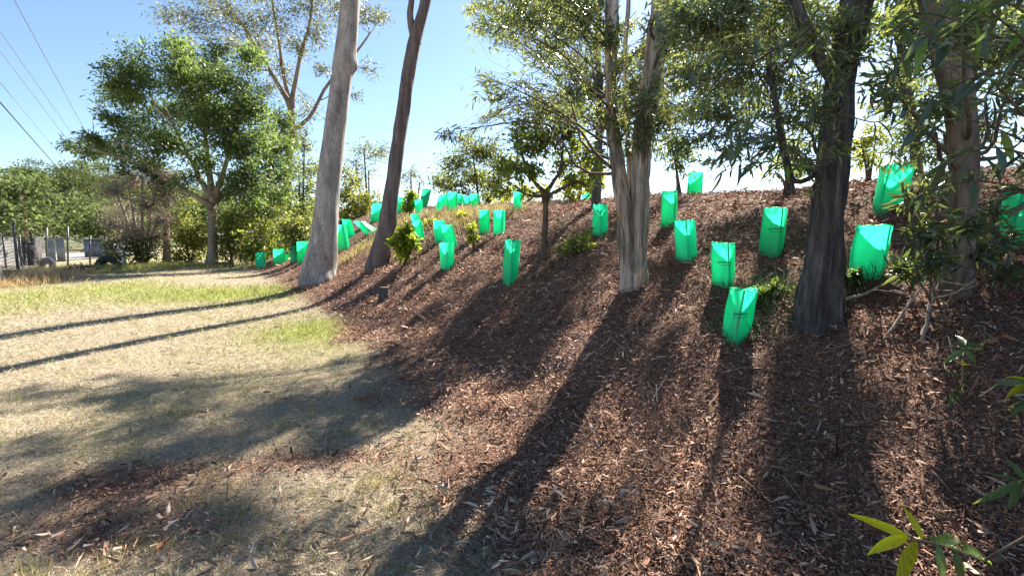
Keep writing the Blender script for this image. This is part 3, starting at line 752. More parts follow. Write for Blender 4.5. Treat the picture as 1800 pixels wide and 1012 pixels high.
DAPPLE = {0: [], 1: shade_spots(32, 980, 1620, 590, 1005, 4.0, 7.0, GAPS),  # ground spots to be shaded by leaf clumps added to the crest crowns
          2: shade_spots(30, 570, 1000, 500, 680, 4.5, 6.5) + shade_spots(18, -40, 640, 655, 830, 6.0, 8.5) + shade_spots(6, 0, 420, 850, 960, 6.0, 8.0) + shade_spots(16, 1060, 1420, 370, 520, 4.2, 6.0)}
def crown_tree(name, label, px, py, Y, pix, clumps, nl, leaf, seed, dj, dapple=0, **k):
    b_ = on(P(px, py, Y)); tr = trunk_px(pix, Y, b_, None, 30)
    return make_tree(name, label, 'tree', b_, [tr], px_clumps(clumps, Y, nl, dj, seed, gaps=True) + sunward(DAPPLE[dapple], 480, seed + 7, (.13, .24)), leaf, M_DARK, seed=seed, rough=.06, ridges=.08, sides=12, flare=.2, tpl=LEAF_FAR, nlimb_r=.3, leaf_mat_=M_LEAF, droop=.4, sickle=.2, branch_mat=M_TWIG, twigs=14, twig_r=.7, **k)
crown_tree('crest_wattle', 'tall fine leaved tree on the crest behind the twin stemmed gum', 1048, 350, 11.5, [(1048, 350, 16), (1052, 260, 14), (1056, 170, 12), (1050, 80, 10), (1060, -40, 8), (1065, -160, 5)],
           [(885, 55, 30, .7), (930, 30, 36, .7), (975, 60, 36, .7), (1020, 30, 36), (960, 0, 36), (1060, 70, 34), (1010, 110, 30, .8), (940, 105, 24, .5), (1075, 130, 34), (1120, 60, 40), (1165, 110, 40), (1150, 20, 40), (1190, 60, 36), (1060, -40, 50), (960, -70, 50), (1150, -70, 55), (870, -60, 40), (1060, -130, 55), (1180, -140, 50), (930, -140, 40), (1110, 180, 30, .8), (1060, 215, 26, .6), (1180, 200, 34, .8), (1000, 180, 24, .5)],
           330, (.14, .22, (.07, .10, .06), (.19, .22, .11)), 41, 1.6, dapple=2)
crown_tree('crest_wattle', 'thin dark stemmed tree on the crest left of the furrowed trunk', 1392, 330, 8.0, [(1392, 332, 13), (1384, 290, 12), (1374, 240, 12), (1366, 190, 11), (1352, 110, 9), (1340, 20, 7), (1330, -100, 5)],
           [(1215, 60, 36), (1270, 30, 40), (1330, 50, 40), (1390, 30, 40), (1440, 70, 36), (1240, 120, 36), (1300, 110, 36), (1360, 120, 34, .8), (1420, 140, 32, .8), (1270, 180, 28, .7), (1330, 175, 26, .6), (1220, 185, 30, .8), (1240, -40, 46), (1340, -50, 48), (1440, -40, 46), (1300, -130, 48), (1400, -140, 44), (1230, -150, 44), (1480, -110, 44), (1350, -230, 48)],
           250, (.11, .22, (.065, .10, .055), (.19, .22, .09)), 42, 1.3, dapple=1)
crown_tree('crest_wattle', 'leaning dark tree on the crest behind the smooth tan trunk', 1615, 300, 6.6, [(1615, 302, 18), (1605, 220, 16), (1590, 130, 14), (1580, 20, 11), (1590, -120, 8)],
           [(1530, 60, 40), (1580, 30, 44), (1640, 60, 40), (1560, 130, 36, .8), (1620, 150, 34, .8), (1700, 60, 40), (1530, 190, 28, .6), (1640, 220, 30, .7), (1690, 150, 34, .7), (1560, -50, 55), (1660, -60, 55), (1760, 0, 50), (1600, -160, 60), (1700, -170, 60), (1520, -150, 50), (1800, -80, 60), (1760, 100, 34, .6)],
           260, (.10, .22, (.065, .10, .055), (.19, .22, .09)), 43, 1.1)

# --- smooth tan trunk at the right
b5 = gp(1680, 516); Y5 = b5[1]
t5 = trunk_px([(1680, 520, 46), (1684, 480, 40), (1690, 420, 37), (1694, 350, 38), (1696, 270, 40), (1688, 190, 44), (1672, 110, 47), (1655, 40, 48), (1640, -30, 48)], Y5, b5,
              [(P(1600, -250, Y5), .07), (P(1590, -380, Y5), .04)], 60)
c5 = [(1560, 40, 45), (1620, 20, 45), (1700, 20, 50), (1770, 40, 50), (1600, 100, 40), (1730, 100, 45), (1560, 140, 35), (1640, 190, 35), (1590, 220, 34), (1720, 230, 34), (1640, 270, 34), (1570, 270, 30, .8), (1700, 310, 30, .8), (1620, 330, 26), (1820, 60, 60), (1790, 130, 40),
      (1850, 180, 60), (1830, 330, 40), (1660, -40, 60), (1770, -40, 60), (1560, -40, 50)]
cl5 = px_clumps(c5, Y5 + .2, 200, .8, 5, gaps=True)
make_tree('gum_tree', 'smooth tan trunk half hidden by leaves near the right edge', 'tree', b5, [t5], cl5, (.092, .19, (.06, .09, .06), (.16, .20, .09)), M_TAN, seed=5,
          rough=.06, sides=28, flare=.3, tpl=LEAF_MID, nlimb_r=.25, leaf_mat_=M_LEAF_NEAR, droop=.3, sickle=.22, branch_mat=M_TWIG, twigs=14, twig_r=.6)

# --- small tree half way up the bank
b6 = gp(955, 458); Y6 = b6[1]
t6 = trunk_px([(955, 460, 13), (957, 420, 11), (959, 380, 10), (959, 338, 9)], Y6, b6, None, 24)
f6 = [trunk_px([(959, 340, 8), (938, 318, 6), (925, 296, 5), (915, 262, 4)], Y6, None, None, 12), trunk_px([(959, 340, 8), (975, 316, 6), (986, 296, 5), (990, 250, 3)], Y6, None, None, 12),
      trunk_px([(960, 345, 6), (1000, 325, 5), (1016, 318, 4), (1035, 330, 2)], Y6, None, None, 12), trunk_px([(958, 345, 6), (925, 342, 5), (905, 325, 3)], Y6, None, None, 12)]
cl6 = px_clumps([(905, 300, 22), (925, 262, 28), (958, 240, 32), (1000, 232, 32), (1030, 268, 26), (1040, 308, 22, .7), (985, 285, 26), (940, 292, 22), (1005, 320, 18, .7), (960, 200, 24), (1010, 195, 24), (885, 335, 18, .8), (915, 225, 22), (930, 335, 14, .6), (880, 290, 16)], Y6, 520, .5, 6)
make_tree('small_tree', 'small open crowned tree with a thin dark trunk on the bank', 'tree', b6, [t6] + f6, cl6, (.115, .30, (.055, .09, .025), (.17, .20, .05)), M_TWIG, seed=6, sides=8, nlimb_r=.6, tpl=LEAF_MID, twigs=7, slope=.5)

# --- big green tree across the lawn
b7 = gp(372, 467); Y7 = b7[1]
t7 = trunk_px([(372, 468, 17), (374, 430, 15), (374, 390, 14), (373, 350, 13)], Y7, b7, None, 24)
f7 = [trunk_px([(373, 352, 11), (350, 310, 8), (325, 260, 6), (290, 190, 4)], Y7, None, None, 12), trunk_px([(373, 352, 11), (368, 300, 9), (360, 230, 6), (350, 150, 4)], Y7, None, None, 12),
      trunk_px([(374, 352, 11), (390, 310, 8), (405, 260, 6), (420, 190, 4)], Y7 - .3, None, None, 12), trunk_px([(374, 360, 9), (415, 320, 7), (450, 290, 5), (480, 260, 3)], Y7 + .3, None, None, 12),
      trunk_px([(373, 362, 9), (320, 330, 7), (250, 290, 5), (160, 262, 3)], Y7 - .4, None, None, 12)]
c7 = [(505, 310, 24), (500, 350, 24, .9), (480, 385, 24, .8), (450, 365, 24, .8), (415, 350, 24, .7), (330, 320, 26, .6), (285, 320, 22, .6), (440, 110, 30), (380, 90, 28), (320, 85, 26), (500, 210, 28), (205, 165, 26), (160, 245, 20), (500, 260, 24), (200, 130, 34), (245, 115, 38), (298, 108, 38), (350, 115, 38), (400, 145, 44), (450, 190, 44), (482, 240, 38), (492, 290, 30), (472, 335, 30), (225, 170, 34), (192, 210, 26), (140, 262, 24), (175, 265, 26), (215, 262, 28), (260, 225, 42), (310, 195, 46), (360, 200, 46), (410, 240, 46), (300, 255, 42), (350, 275, 38, .7), (430, 305, 36), (262, 290, 24, .8), (400, 330, 26, .6), (330, 150, 40), (210, 300, 20, .7), (395, 200, 40), (450, 250, 40), (120, 255, 12)]
cl7 = px_clumps(c7, Y7, 1250, 3.2, 7)
make_tree('broad_tree', 'broad leafy green tree with a pale trunk at the far end of the lawn', 'tree', b7, [t7] + f7, cl7, (.25, .30, (.04, .07, .04), (.145, .18, .06)), M_TRUNK_FAR, seed=7, sides=12, nlimb_r=.6, twigs=12, cl=.8, leaf_mat_=M_LEAF_COOL)

# --- tall sparse gum behind it
Y8 = 34.0; b8 = on(P(503, 455, Y8))
t8 = trunk_px([(503, 458, 18), (504, 380, 15), (507, 300, 13), (513, 220, 12), (510, 180, 11)], Y8, b8, None, 24)
f8 = [trunk_px([(511, 185, 9), (490, 150, 8), (460, 100, 6), (430, 50, 5), (400, 10, 4), (385, -40, 3)], Y8, None, None, 14), trunk_px([(511, 185, 9), (520, 140, 7), (530, 90, 6), (545, 40, 5), (550, -30, 4)], Y8, None, None, 14),
      trunk_px([(511, 190, 8), (498, 130, 6), (490, 70, 5), (480, 10, 4), (476, -40, 3)], Y8 + 1, None, None, 14), trunk_px([(512, 230, 8), (545, 205, 6), (575, 150, 5), (620, 100, 4), (650, 60, 3)], Y8 - 1, None, None, 14)]
c8 = [(300, 22, 28), (345, 48, 28), (400, 70, 24), (430, 40, 32), (480, 28, 32), (540, 18, 32), (462, 78, 26), (520, 78, 26), (560, 58, 26), (640, 15, 26), (672, 28, 16), (655, 122, 16), (450, 105, 18), (600, 15, 26), (395, 18, 24), (500, 122, 22), (565, 122, 16), (548, 192, 22), (470, 160, 22), (370, 20, 20), (520, 240, 20), (630, 170, 12), (310, 70, 16), (330, -20, 30), (450, -30, 40), (560, -35, 40)]
make_tree('tall_gum', 'tall thin leaved gum rising behind the broad green tree', 'tree', b8, [t8] + f8, px_clumps(c8, Y8, 850, 2.5, 8), (.30, .22, (.075, .085, .045), (.19, .20, .09)), M_TRUNK_FAR, seed=8, sides=10, nlimb_r=.55, twigs=12, twig_r=.9, leaf_mat_=M_LEAF_DULL)

# --- bare twiggy shrub and the slim tree beside it
b9 = gp(250, 467); Y9 = b9[1]
t9 = [trunk_px([(250 + k, 468, 7), (250 + k * 2.2, 420, 5), (250 + k * 4.5, 360, 4), (250 + k * 7, 310, 2)], Y9, b9 + np.array([k * .02, 0, 0]), None, 14) for k in (-8, -4, 0, 4, 8)]
c9 = [(200, 335, 30), (235, 310, 32), (275, 315, 32), (300, 345, 28), (215, 370, 32), (255, 360, 36), (290, 385, 28), (195, 390, 24), (235, 405, 30), (275, 415, 26), (205, 425, 22), (310, 310, 20)]
make_tree('bare_shrub', 'grey brown twiggy shrub with hardly any leaves by the fence end', 'shrub', b9, t9, px_clumps(c9, Y9, 1300, 1.2, 9), (.13, .3, (.13, .10, .078), (.27, .22, .18)), M_TWIG_GREY, twig=M_TWIG_GREY, seed=9, sides=6, twigs=110, twig_r=3.0, leaf_mat_=M_LEAF_DULL, flare=0)
b10 = gp(294, 467); Y10 = b10[1] + 1.5; b10 = on(P(294, 466, Y10))
t10 = trunk_px([(294, 466, 12), (293, 430, 11), (292, 390, 10), (290, 340, 8), (280, 290, 5)], Y10, b10, None, 16)
make_tree('slim_tree', 'slim brown trunked tree between the bare shrub and the broad tree', 'tree', b10, [t10], px_clumps([(280, 290, 26), (310, 330, 26), (265, 330, 22), (330, 370, 28), (300, 380, 20, .5), (255, 290, 20)], Y10, 340, 1.2, 10), (.26, .3, (.05, .075, .03), (.15, .17, .06)), M_TRUNK_FAR, seed=10, sides=8)

# --- shrubs and young trees along the far edge (and the bank)
def shrub(name, label, px, py, lst, nl, leaf, seed, mat=None, Y=None, stems=4, tpl=LEAF_FAR, twigs=12, dj=None, bark=None, group=None, cat='shrub'):
    b_ = gp(px, py) if Y is None else on(P(px, py, Y)); y = b_[1]
    top = min(q[1] for q in lst)
    ts = []
    for k in range(stems):
        q = lst[(k * 2) % len(lst)]
        ts.append(trunk_px([(px + (k - stems / 2) * 2, py, 5), (px * .6 + q[0] * .4, py * .6 + q[1] * .4, 4), (q[0], q[1], 2.0)], y, b_ + np.array([(k - stems / 2) * .03, 0, 0]), None, 10))
    w = max(q[0] for q in lst) - min(q[0] for q in lst)
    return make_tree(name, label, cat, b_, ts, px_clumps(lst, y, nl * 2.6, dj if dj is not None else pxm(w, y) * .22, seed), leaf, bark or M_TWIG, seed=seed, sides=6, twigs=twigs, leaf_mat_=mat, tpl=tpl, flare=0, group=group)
pass
G_A = (.05, .08, .025); G_B = (.15, .18, .05); YG_B = (.19, .22, .06)
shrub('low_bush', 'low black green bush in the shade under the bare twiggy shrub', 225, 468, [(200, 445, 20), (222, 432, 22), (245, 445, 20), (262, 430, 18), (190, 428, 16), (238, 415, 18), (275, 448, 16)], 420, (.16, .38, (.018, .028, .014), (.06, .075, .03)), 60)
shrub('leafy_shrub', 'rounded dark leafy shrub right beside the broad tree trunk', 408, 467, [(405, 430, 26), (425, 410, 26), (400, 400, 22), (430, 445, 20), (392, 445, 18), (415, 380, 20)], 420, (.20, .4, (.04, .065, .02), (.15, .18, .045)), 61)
shrub('leafy_shrub', 'bushy yellow green shrub behind the leftmost green guards', 462, 464, [(450, 420, 26), (478, 410, 26), (465, 440, 24), (490, 435, 22), (440, 445, 18), (462, 395, 20)], 420, (.20, .4, G_A, YG_B), 62)
shrub('leafy_shrub', 'grey green shrub tight against the left side of the pale gum', 522, 456, [(515, 425, 22), (535, 415, 24), (525, 395, 22), (545, 440, 18), (512, 400, 18)], 400, (.2, .35, (.06, .08, .035), (.18, .20, .08)), 63)
shrub('young_gum', 'light green young gum between the broad tree and the pale gum', 530, 458, [(525, 290, 26), (548, 330, 24), (520, 340, 26), (545, 370, 24), (515, 375, 20), (560, 300, 18), (535, 255, 18)], 330, (.26, .3, (.06, .09, .035), (.18, .21, .08)), 64, cat='tree', Y=30)
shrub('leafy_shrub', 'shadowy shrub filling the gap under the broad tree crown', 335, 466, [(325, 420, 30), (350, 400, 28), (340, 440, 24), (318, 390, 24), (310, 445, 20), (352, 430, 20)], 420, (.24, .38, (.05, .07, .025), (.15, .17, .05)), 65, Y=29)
shrub('leafy_shrub', 'pale green shrub beneath the tall gum trunk', 480, 462, [(440, 350, 30), (470, 370, 28), (455, 330, 26), (490, 350, 24), (435, 385, 24), (480, 320, 22)], 330, (.26, .34, (.055, .08, .035), (.165, .19, .075)), 66, Y=31)
shrub('scrub_bush', 'olive scrub bush just right of the pale gum trunk', 612, 447, [(612, 345, 26), (635, 360, 24), (608, 380, 22), (640, 385, 20), (620, 405, 20), (615, 310, 22), (650, 345, 18)], 420, (.24, .32, (.06, .08, .03), (.20, .21, .07)), 67, Y=27)
shrub('thin_gum', 'pale hazy gum standing between the two leaning trunks', 650, 440, [(640, 262, 22), (662, 272, 20), (625, 288, 16), (680, 262, 16), (648, 300, 18, .5), (630, 320, 18)], 330, (.34, .22, (.10, .12, .07), (.22, .24, .13)), 68, mat=M_LEAF_DULL, Y=42, stems=3, cat='tree')
shrub('thin_gum', 'small hazy gum showing just right of the dark brown trunk', 725, 420, [(722, 302, 18), (705, 310, 16), (738, 320, 14, .6), (715, 335, 16, .5)], 330, (.34, .22, (.10, .12, .07), (.22, .24, .13)), 69, mat=M_LEAF_DULL, Y=46, stems=3, cat='tree')
shrub('crest_tree', 'dense rounded dark green tree behind the crest of the bank', 845, 380, [(775, 318, 22), (798, 285, 28), (830, 262, 28), (862, 268, 28), (892, 288, 26), (838, 305, 32), (880, 325, 28), (805, 325, 24), (858, 345, 20, .7), (825, 345, 18, .7)], 520, (.22, .34, (.04, .065, .03), (.15, .175, .05)), 70, Y=28, cat='tree', stems=5)
shrub('crest_shrub', 'sunlit yellow green shrub behind the small open tree', 1015, 366, [(990, 330, 22), (1020, 315, 24), (1045, 330, 20), (1005, 350, 18), (1040, 350, 16), (1060, 300, 18), (1030, 285, 18)], 340, (.16, .36, (.12, .15, .03), (.34, .34, .06)), 71, Y=16)
shrub('crest_shrub', 'sunlit yellow shrub under the dense rounded crest tree', 905, 373, [(890, 345, 16), (915, 335, 16), (930, 350, 14), (880, 360, 12), (950, 335, 14)], 420, (.16, .36, (.12, .14, .03), (.34, .34, .07)), 72, Y=19)
shrub('crest_sapling', 'dark slender sapling on the skyline beside the topmost lone guard', 1195, 330, [(1185, 280, 22, .8), (1210, 265, 22, .8), (1180, 250, 20, .7), (1200, 300, 16, .6)], 190, (.13, .26, (.035, .055, .03), (.10, .13, .05)), 73, tpl=LEAF_MID, Y=10.5)
shrub('crest_sapling', 'scrawny sapling on the skyline left of the dark furrowed trunk', 1385, 325, [(1380, 285, 24, .8), (1400, 255, 22, .7), (1365, 305, 14, .5), (1410, 300, 18, .8)], 190, (.12, .26, (.06, .09, .03), (.2, .23, .06)), 74, tpl=LEAF_MID, Y=8.4)
shrub('crest_sapling', 'bright leafy sapling on the skyline right of the dark furrowed trunk', 1528, 318, [(1525, 270, 24, .8), (1540, 240, 22, .7), (1512, 245, 18, .7)], 190, (.12, .26, (.06, .09, .03), (.24, .26, .06)), 75, tpl=LEAF_MID, Y=8.0)
# leafy seedlings on the bank
shrub('leafy_sapling', 'bright green leafy sapling at the foot of the dark brown trunk', 714, 466, [(712, 415, 15), (700, 425, 11), (726, 428, 12), (712, 440, 12), (716, 400, 9), (706, 448, 9)], 520, (.15, .42, (.07, .12, .02), (.30, .36, .05)), 81, tpl=LEAF_MID, stems=3, twigs=6)
shrub('leafy_sapling', 'upright green sapling on the crest beside the far guards', 722, 378, [(722, 342, 8), (720, 355, 9), (727, 348, 7), (717, 366, 8), (725, 362, 7)], 900, (.2, .42, (.06, .11, .02), (.24, .30, .05)), 82, stems=2, twigs=5)
shrub('leafy_sapling', 'tiny thin sapling below the pair of upright guards', 833, 440, [(832, 405, 8), (826, 420, 7), (838, 416, 6), (830, 398, 5)], 620, (.11, .42, (.07, .11, .02), (.28, .33, .06)), 83, tpl=LEAF_MID, stems=1, twigs=4)
shrub('weedy_shrub', 'loose weedy shrub right of the small open tree', 1012, 448, [(1000, 425, 14), (1022, 415, 14), (1012, 438, 12), (1036, 428, 10), (990, 440, 9)], 260, (.085, .42, (.07, .10, .03), (.24, .28, .07)), 84, tpl=LEAF_MID, stems=3, twigs=5)
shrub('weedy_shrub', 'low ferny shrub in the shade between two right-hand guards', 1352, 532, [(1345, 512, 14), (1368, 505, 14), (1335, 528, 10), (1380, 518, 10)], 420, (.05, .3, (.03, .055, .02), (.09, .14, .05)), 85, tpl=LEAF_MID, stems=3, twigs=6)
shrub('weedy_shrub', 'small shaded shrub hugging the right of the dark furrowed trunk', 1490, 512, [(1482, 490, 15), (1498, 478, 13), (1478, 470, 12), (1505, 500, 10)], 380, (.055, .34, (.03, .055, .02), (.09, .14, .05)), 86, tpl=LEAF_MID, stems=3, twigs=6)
for k, (a, b_, lab) in enumerate([(690, 395, 'weedy yellow tuft left of the far guard row'), (760, 400, 'weedy green tuft between the far guards'), (815, 385, 'weedy straw tuft near the far crest')]):
    shrub('weed_clump', lab, a, b_, [(a, b_ - 10, 8), (a + 8, b_ - 8, 6), (a - 8, b_ - 7, 6)], 700, (.12, .35, (.12, .14, .03), (.35, .36, .09)), 90 + k, stems=2, twigs=4, cat='weed')

# ------------------------------------------------------------------ the far wood
def far_wood():
    rng = np.random.default_rng(77); buf = Buf()
    n = 0
    while n < 230:
        x = rng.uniform(-230, 10); y = rng.uniform(48, 150)
        px = 900 + x / y * FPX
        if px > 770 or px < -500: continue
        if x > -40 and y < 60: continue
        n += 1
        z0 = float(hillz(np.array([x]), np.array([y]))[0])
        hgt = rng.uniform(5.5, 9.0) if px < 200 else rng.uniform(4.0, 6.5)
        R = rng.uniform(2.2, 3.8)
        ca = np.array([.035, .055, .028]) * rng.uniform(.7, 1.4); cb = np.array([.115, .14, .06]) * rng.uniform(.6, 1.25)
        addtube(buf, spline(np.array([[x, y, z0 - .5], [x + .2, y, z0 + hgt * .4], [x, y, z0 + hgt * .8]]), 5), np.linspace(.22, .08, 5), 5, tint=(.3, .24, .18))
        for _ in range(9):
            c = np.array([x, y, z0 + hgt * .62]) + rng.normal(0, 1, 3) * np.array([R * .55, R * .55, hgt * .17])
            m_ = 130
            pos = c + rng.normal(0, 1, (m_, 3)) * np.array([1, 1, .55]) * R * .30
            leaves(buf, pos, rng.normal(0, 1, (m_, 3)), rng.uniform(.28, .6, m_), .55, tints(m_, ca, cb, .12, rng) * rng.uniform(.75, 1.3), LEAF_FAR, 0, rng)
    tag(buf.build('far_wood', M_LEAF_FARW), 'distant wooded hillside of mixed olive green trees', 'wood', kind='stuff')
far_wood()

# ------------------------------------------------------------------ green plastic tree guards
def guard(px, py, hpx, wpx, label, lean=0.0, back=0.0, yaw=None, seed=0, logo=False, flap=False):
    """px, py: where the sleeve meets the ground in the photo; hpx, wpx its size there"""
    rng = np.random.default_rng(9000 + seed)
    g = gp(px, py - 2); Y = g[1]
    dist = np.linalg.norm((g - CAM)[:2]) * .5 + Y * .5
    h = pxm(hpx, Y) * 1.02; w = pxm(wpx, Y)
    g = on(g + np.array([0, .3 * w, 0]))
    root = empty('tree_guard', g, label, 'tree guard', 'green tree guards on the bank')
    yaw = rng.uniform(0, 2 * math.pi) if yaw is None else math.radians(yaw)
    R = w * .56
    n = 36; rows = 13
    th = np.linspace(0, 2 * np.pi, n, endpoint=False)
    lx = math.tan(math.radians(lean)); ly = math.tan(math.radians(back))
    tw = rng.uniform(-.25, .25)
    ph = rng.uniform(0, 9)
    def surf(a, v, off=0.0):
        # rounded triangle: three stakes hold the corners
        k = 3
        q = (a % (2 * np.pi / k)) - np.pi / k
        rr = R * (.62 / np.maximum(np.cos(q), .3)) ** .80
        rr = np.minimum(rr, R * 1.0)
        bul = 1 + .05 * np.sin(v * 3.1) + .07 * noise2(np.cos(a) * 2 + ph, v * 2.6 + np.sin(a) * 2) + .035 * noise2(np.cos(a) * 4.5 + ph, v * 6 + np.sin(a) * 4.5) + .03 * (v - .5)
        rr = rr * bul + off
        A = a + yaw + tw * v
        z = v * h
        x = np.cos(A) * rr + lx * z; y = np.sin(A) * rr + ly * z
        z = z + np.where(v > .9, .035 * h * noise2(a * 1.4 + ph, v * 0 + ph), 0)
        return x, y, z
    vv = np.linspace(0, 1, rows)
    AA, VV = np.meshgrid(th, vv)
    x, y, z = surf(AA, VV)
    gz = H(x[0] + g[0], y[0] + g[1]) - g[2] - .015
    z = z + gz[None] * (1 - VV) ** 1.5
    Vo = np.stack([x, y, z], -1).reshape(-1, 3)
    xi, yi, zi = surf(AA, VV, -.0025)
    zi = zi + gz[None] * (1 - VV) ** 1.5
    Vi = np.stack([xi, yi, zi], -1).reshape(-1, 3)
    i = np.arange(rows - 1)[:, None] * n; j = np.arange(n)[None]; j2 = (j + 1) % n
    Fo = np.stack([i + j, i + j2, i + n + j2, i + n + j], -1).reshape(-1, 4)
    Fi = Fo[:, ::-1] + rows * n
    t0 = (rows - 1) * n
    jj = np.arange(n); kk = (jj + 1) % n
    rim = np.stack([t0 + jj, t0 + kk, rows * n + t0 + kk, rows * n + t0 + jj], -1)
    sl = mk('sleeve', Vo, Fo, M_GUARD, root, smooth=True)
    ring = Vo[t0:t0 + n]; ring = np.concatenate([ring, ring[:1]])
    hb = Buf(); addtube(hb, ring, .0035, 5, cap=False); hb.build('hem', M_GUARD, sl, smooth=True)
    for c in range(3):
        a = c * 2 * math.pi / 3 + 2 * math.pi / 3
        p = []
        for v in (-.25, .3, .7, 1.0):
            X, Yv, Z = surf(np.array([a]), np.array([max(v, 0)]), -R * .10)
            p.append([X[0], Yv[0], v * h + (0 if v > 0 else min(0, gz.min()))])
        V_, F_, C_ = tube(np.array(p), .008, 6)
        mk('stake', V_, [F_, C_], M_STAKE, root)
    if logo:
        # small triangle mark, a line of dark lettering and a finer second line
        face = math.radians(-90 + (logo if logo is not True else 0)) - yaw
        def patch(u0, u1, v0, v1, tri=False):
            us = np.array([u0, u1]) / R
            q = []
            for u_, v_ in ((us[0], v0), (us[1], v0), (us[1] if not tri else us.mean(), v1), (us[0] if not tri else us.mean() - 1e-4, v1)):
                X, Yv, Z = surf(np.array([face + u_]), np.array([v_]), .004)
                q.append([X[0], Yv[0], Z[0] + float(np.interp((face + u_) % (2 * np.pi), np.r_[th, 2 * np.pi], np.r_[gz, gz[0]])) * (1 - v_) ** 1.5])
            return np.array(q)
        bf = Buf()
        s_ = w
        bf.add(patch(-.40 * s_, -.27 * s_, .55, .62, True), [[0, 1, 2, 3]])
        u = -.25
        for wd, up in ((.055, 1), (.045, .7), (.04, .7), (.05, 1), (.045, .7), (.03, .7), (.05, .7), (.045, .7)):
            bf.add(patch(u * s_, (u + wd) * s_, .565, .565 + .035 * up), [[0, 1, 2, 3]]); u += wd + .018
        u = -.30
        for wd in (.06, .05, .08, .05, .07, .06, .05):
            bf.add(patch(u * s_, (u + wd) * s_, .515, .527), [[0, 1, 2, 3]]); u += wd + .02
        bf.build('printed_logo', M_PRINT, root)
    return root
GU = [
    (458, 472, 25, 16, 'leftmost green guard standing at the edge of the lawn', 0, 0, None, 0),
    (490, 468, 26, 19, 'green guard second from the left, on the mulch edge', 0, 0, None, 0),
    (503, 461, 16, 11, 'small green guard peeping out behind the second one from the left', 0, 0, None, 0),
    (516, 463, 27, 12, 'pale lit green guard just left of the pair by the pale gum', 2, 0, None, 0),
    (530, 464, 34, 21, 'green guard touching the left side of the pale gum trunk', 3, 0, None, 0),
    (604, 442, 42, 20, 'tilted green guard just right of the pale gum trunk', -8, 0, None, 0),
    (614, 420, 30, 15, 'leaning green guard higher up behind the tilted one by the pale gum', -12, 0, None, 0),
    (652, 413, 19, 19, 'green guard toppled sideways between the two gum trunks', -48, 0, None, 0),
    (660, 393, 30, 22, 'wide green guard touching the left edge of the dark brown trunk', 10, 0, None, 0),
    (704, 376, 25, 12, 'narrow green guard touching the right edge of the dark brown trunk', 2, 0, None, 0),
    (735, 379, 24, 13, 'short green guard in front of the tall leaning one on the far crest', 0, 0, None, 0),
    (742, 366, 30, 14, 'tall green guard leaning right beside the upright crest sapling', 16, 0, None, 0),
    (767, 377, 28, 12, 'green guard leaning right in the middle of the far crest row', 18, 0, None, 0),
    (779, 364, 22, 12, 'small green guard behind the leaning one mid way along the far crest', 6, 0, None, 0),
    (794, 374, 32, 17, 'largest green guard of the far crest row', 4, 0, None, 0),
    (808, 358, 20, 10, 'slim green guard on the skyline behind the largest crest guard', 3, 0, None, 0),
    (822, 352, 17, 16, 'stubby green guard on the skyline under the rounded crest tree', 0, 0, None, 0),
    (834, 367, 22, 15, 'rightmost green guard of the far crest row', 0, 0, None, 0),
    (730, 405, 24, 14, 'upper green guard right of the bright leafy sapling', -6, 0, None, 0),
    (739, 426, 34, 17, 'lower green guard right of the bright leafy sapling', -8, 0, None, 0),
    (772, 429, 36, 20, 'upright green guard behind the tilted one on the middle slope', -3, 0, None, 0),
    (794, 440, 40, 20, 'tilted green guard above the guard casting a clear shadow', -14, 0, None, 0),
    (785, 478, 46, 24, 'lowest green guard of the trio on the middle slope', 0, 0, 30, 0),
    (850, 415, 41, 18, 'left one of the two matching upright guards on the upper slope', 0, 0, None, 0),
    (878, 416, 42, 20, 'right one of the two matching upright guards on the upper slope', 2, 0, None, 0),
    (896, 505, 77, 27, 'tall narrow green guard low on the slope left of the small tree', 4, 0, 32, 0),
    (910, 371, 30, 14, 'green guard on the crest left of the small open tree', 0, 0, None, 0),
    (1034, 352, 16, 19, 'low green guard on the crest just right of the small tree', 0, 0, None, 0),
    (1056, 418, 52, 25, 'green guard immediately left of the twin stemmed gum', 0, 0, None, 0),
    (1180, 400, 58, 27, 'green guard immediately right of the twin stemmed gum', 0, 0, None, 0),
    (1212, 460, 66, 34, 'rounded green guard leaning left, second right of the twin stemmed gum', -6, 0, 20, 0),
    (1279, 507, 74, 39, 'green guard straight above the nearest one with the printed mark', -3, 0, 30, -20),
    (1297, 606, 90, 46, 'nearest green guard, leaning right with a dark printed mark', 8, 0, 5, -14),
    (1364, 451, 77, 39, 'green guard just left of the dark furrowed trunk', 3, 0, 25, -25),
    (1221, 338, 43, 25, 'topmost green guard standing alone against the sky', 2, 0, None, 0),
    (1534, 489, 86, 51, 'broad glowing green guard right of the dark furrowed trunk', 6, 0, 40, 0),
    (1568, 372, 72, 48, 'green guard at the top right, screened by leaves', 8, 0, None, 0),
    (1796, 436, 95, 52, 'shaded green guard cut off by the right edge of the picture', 6, 0, None, 0),
]
for k, (a, b_, h_, w_, lab, ln, bk, yw, lg) in enumerate(GU):
    guard(a, b_, h_, w_, lab, ln, bk, yw, k, logo=lg)

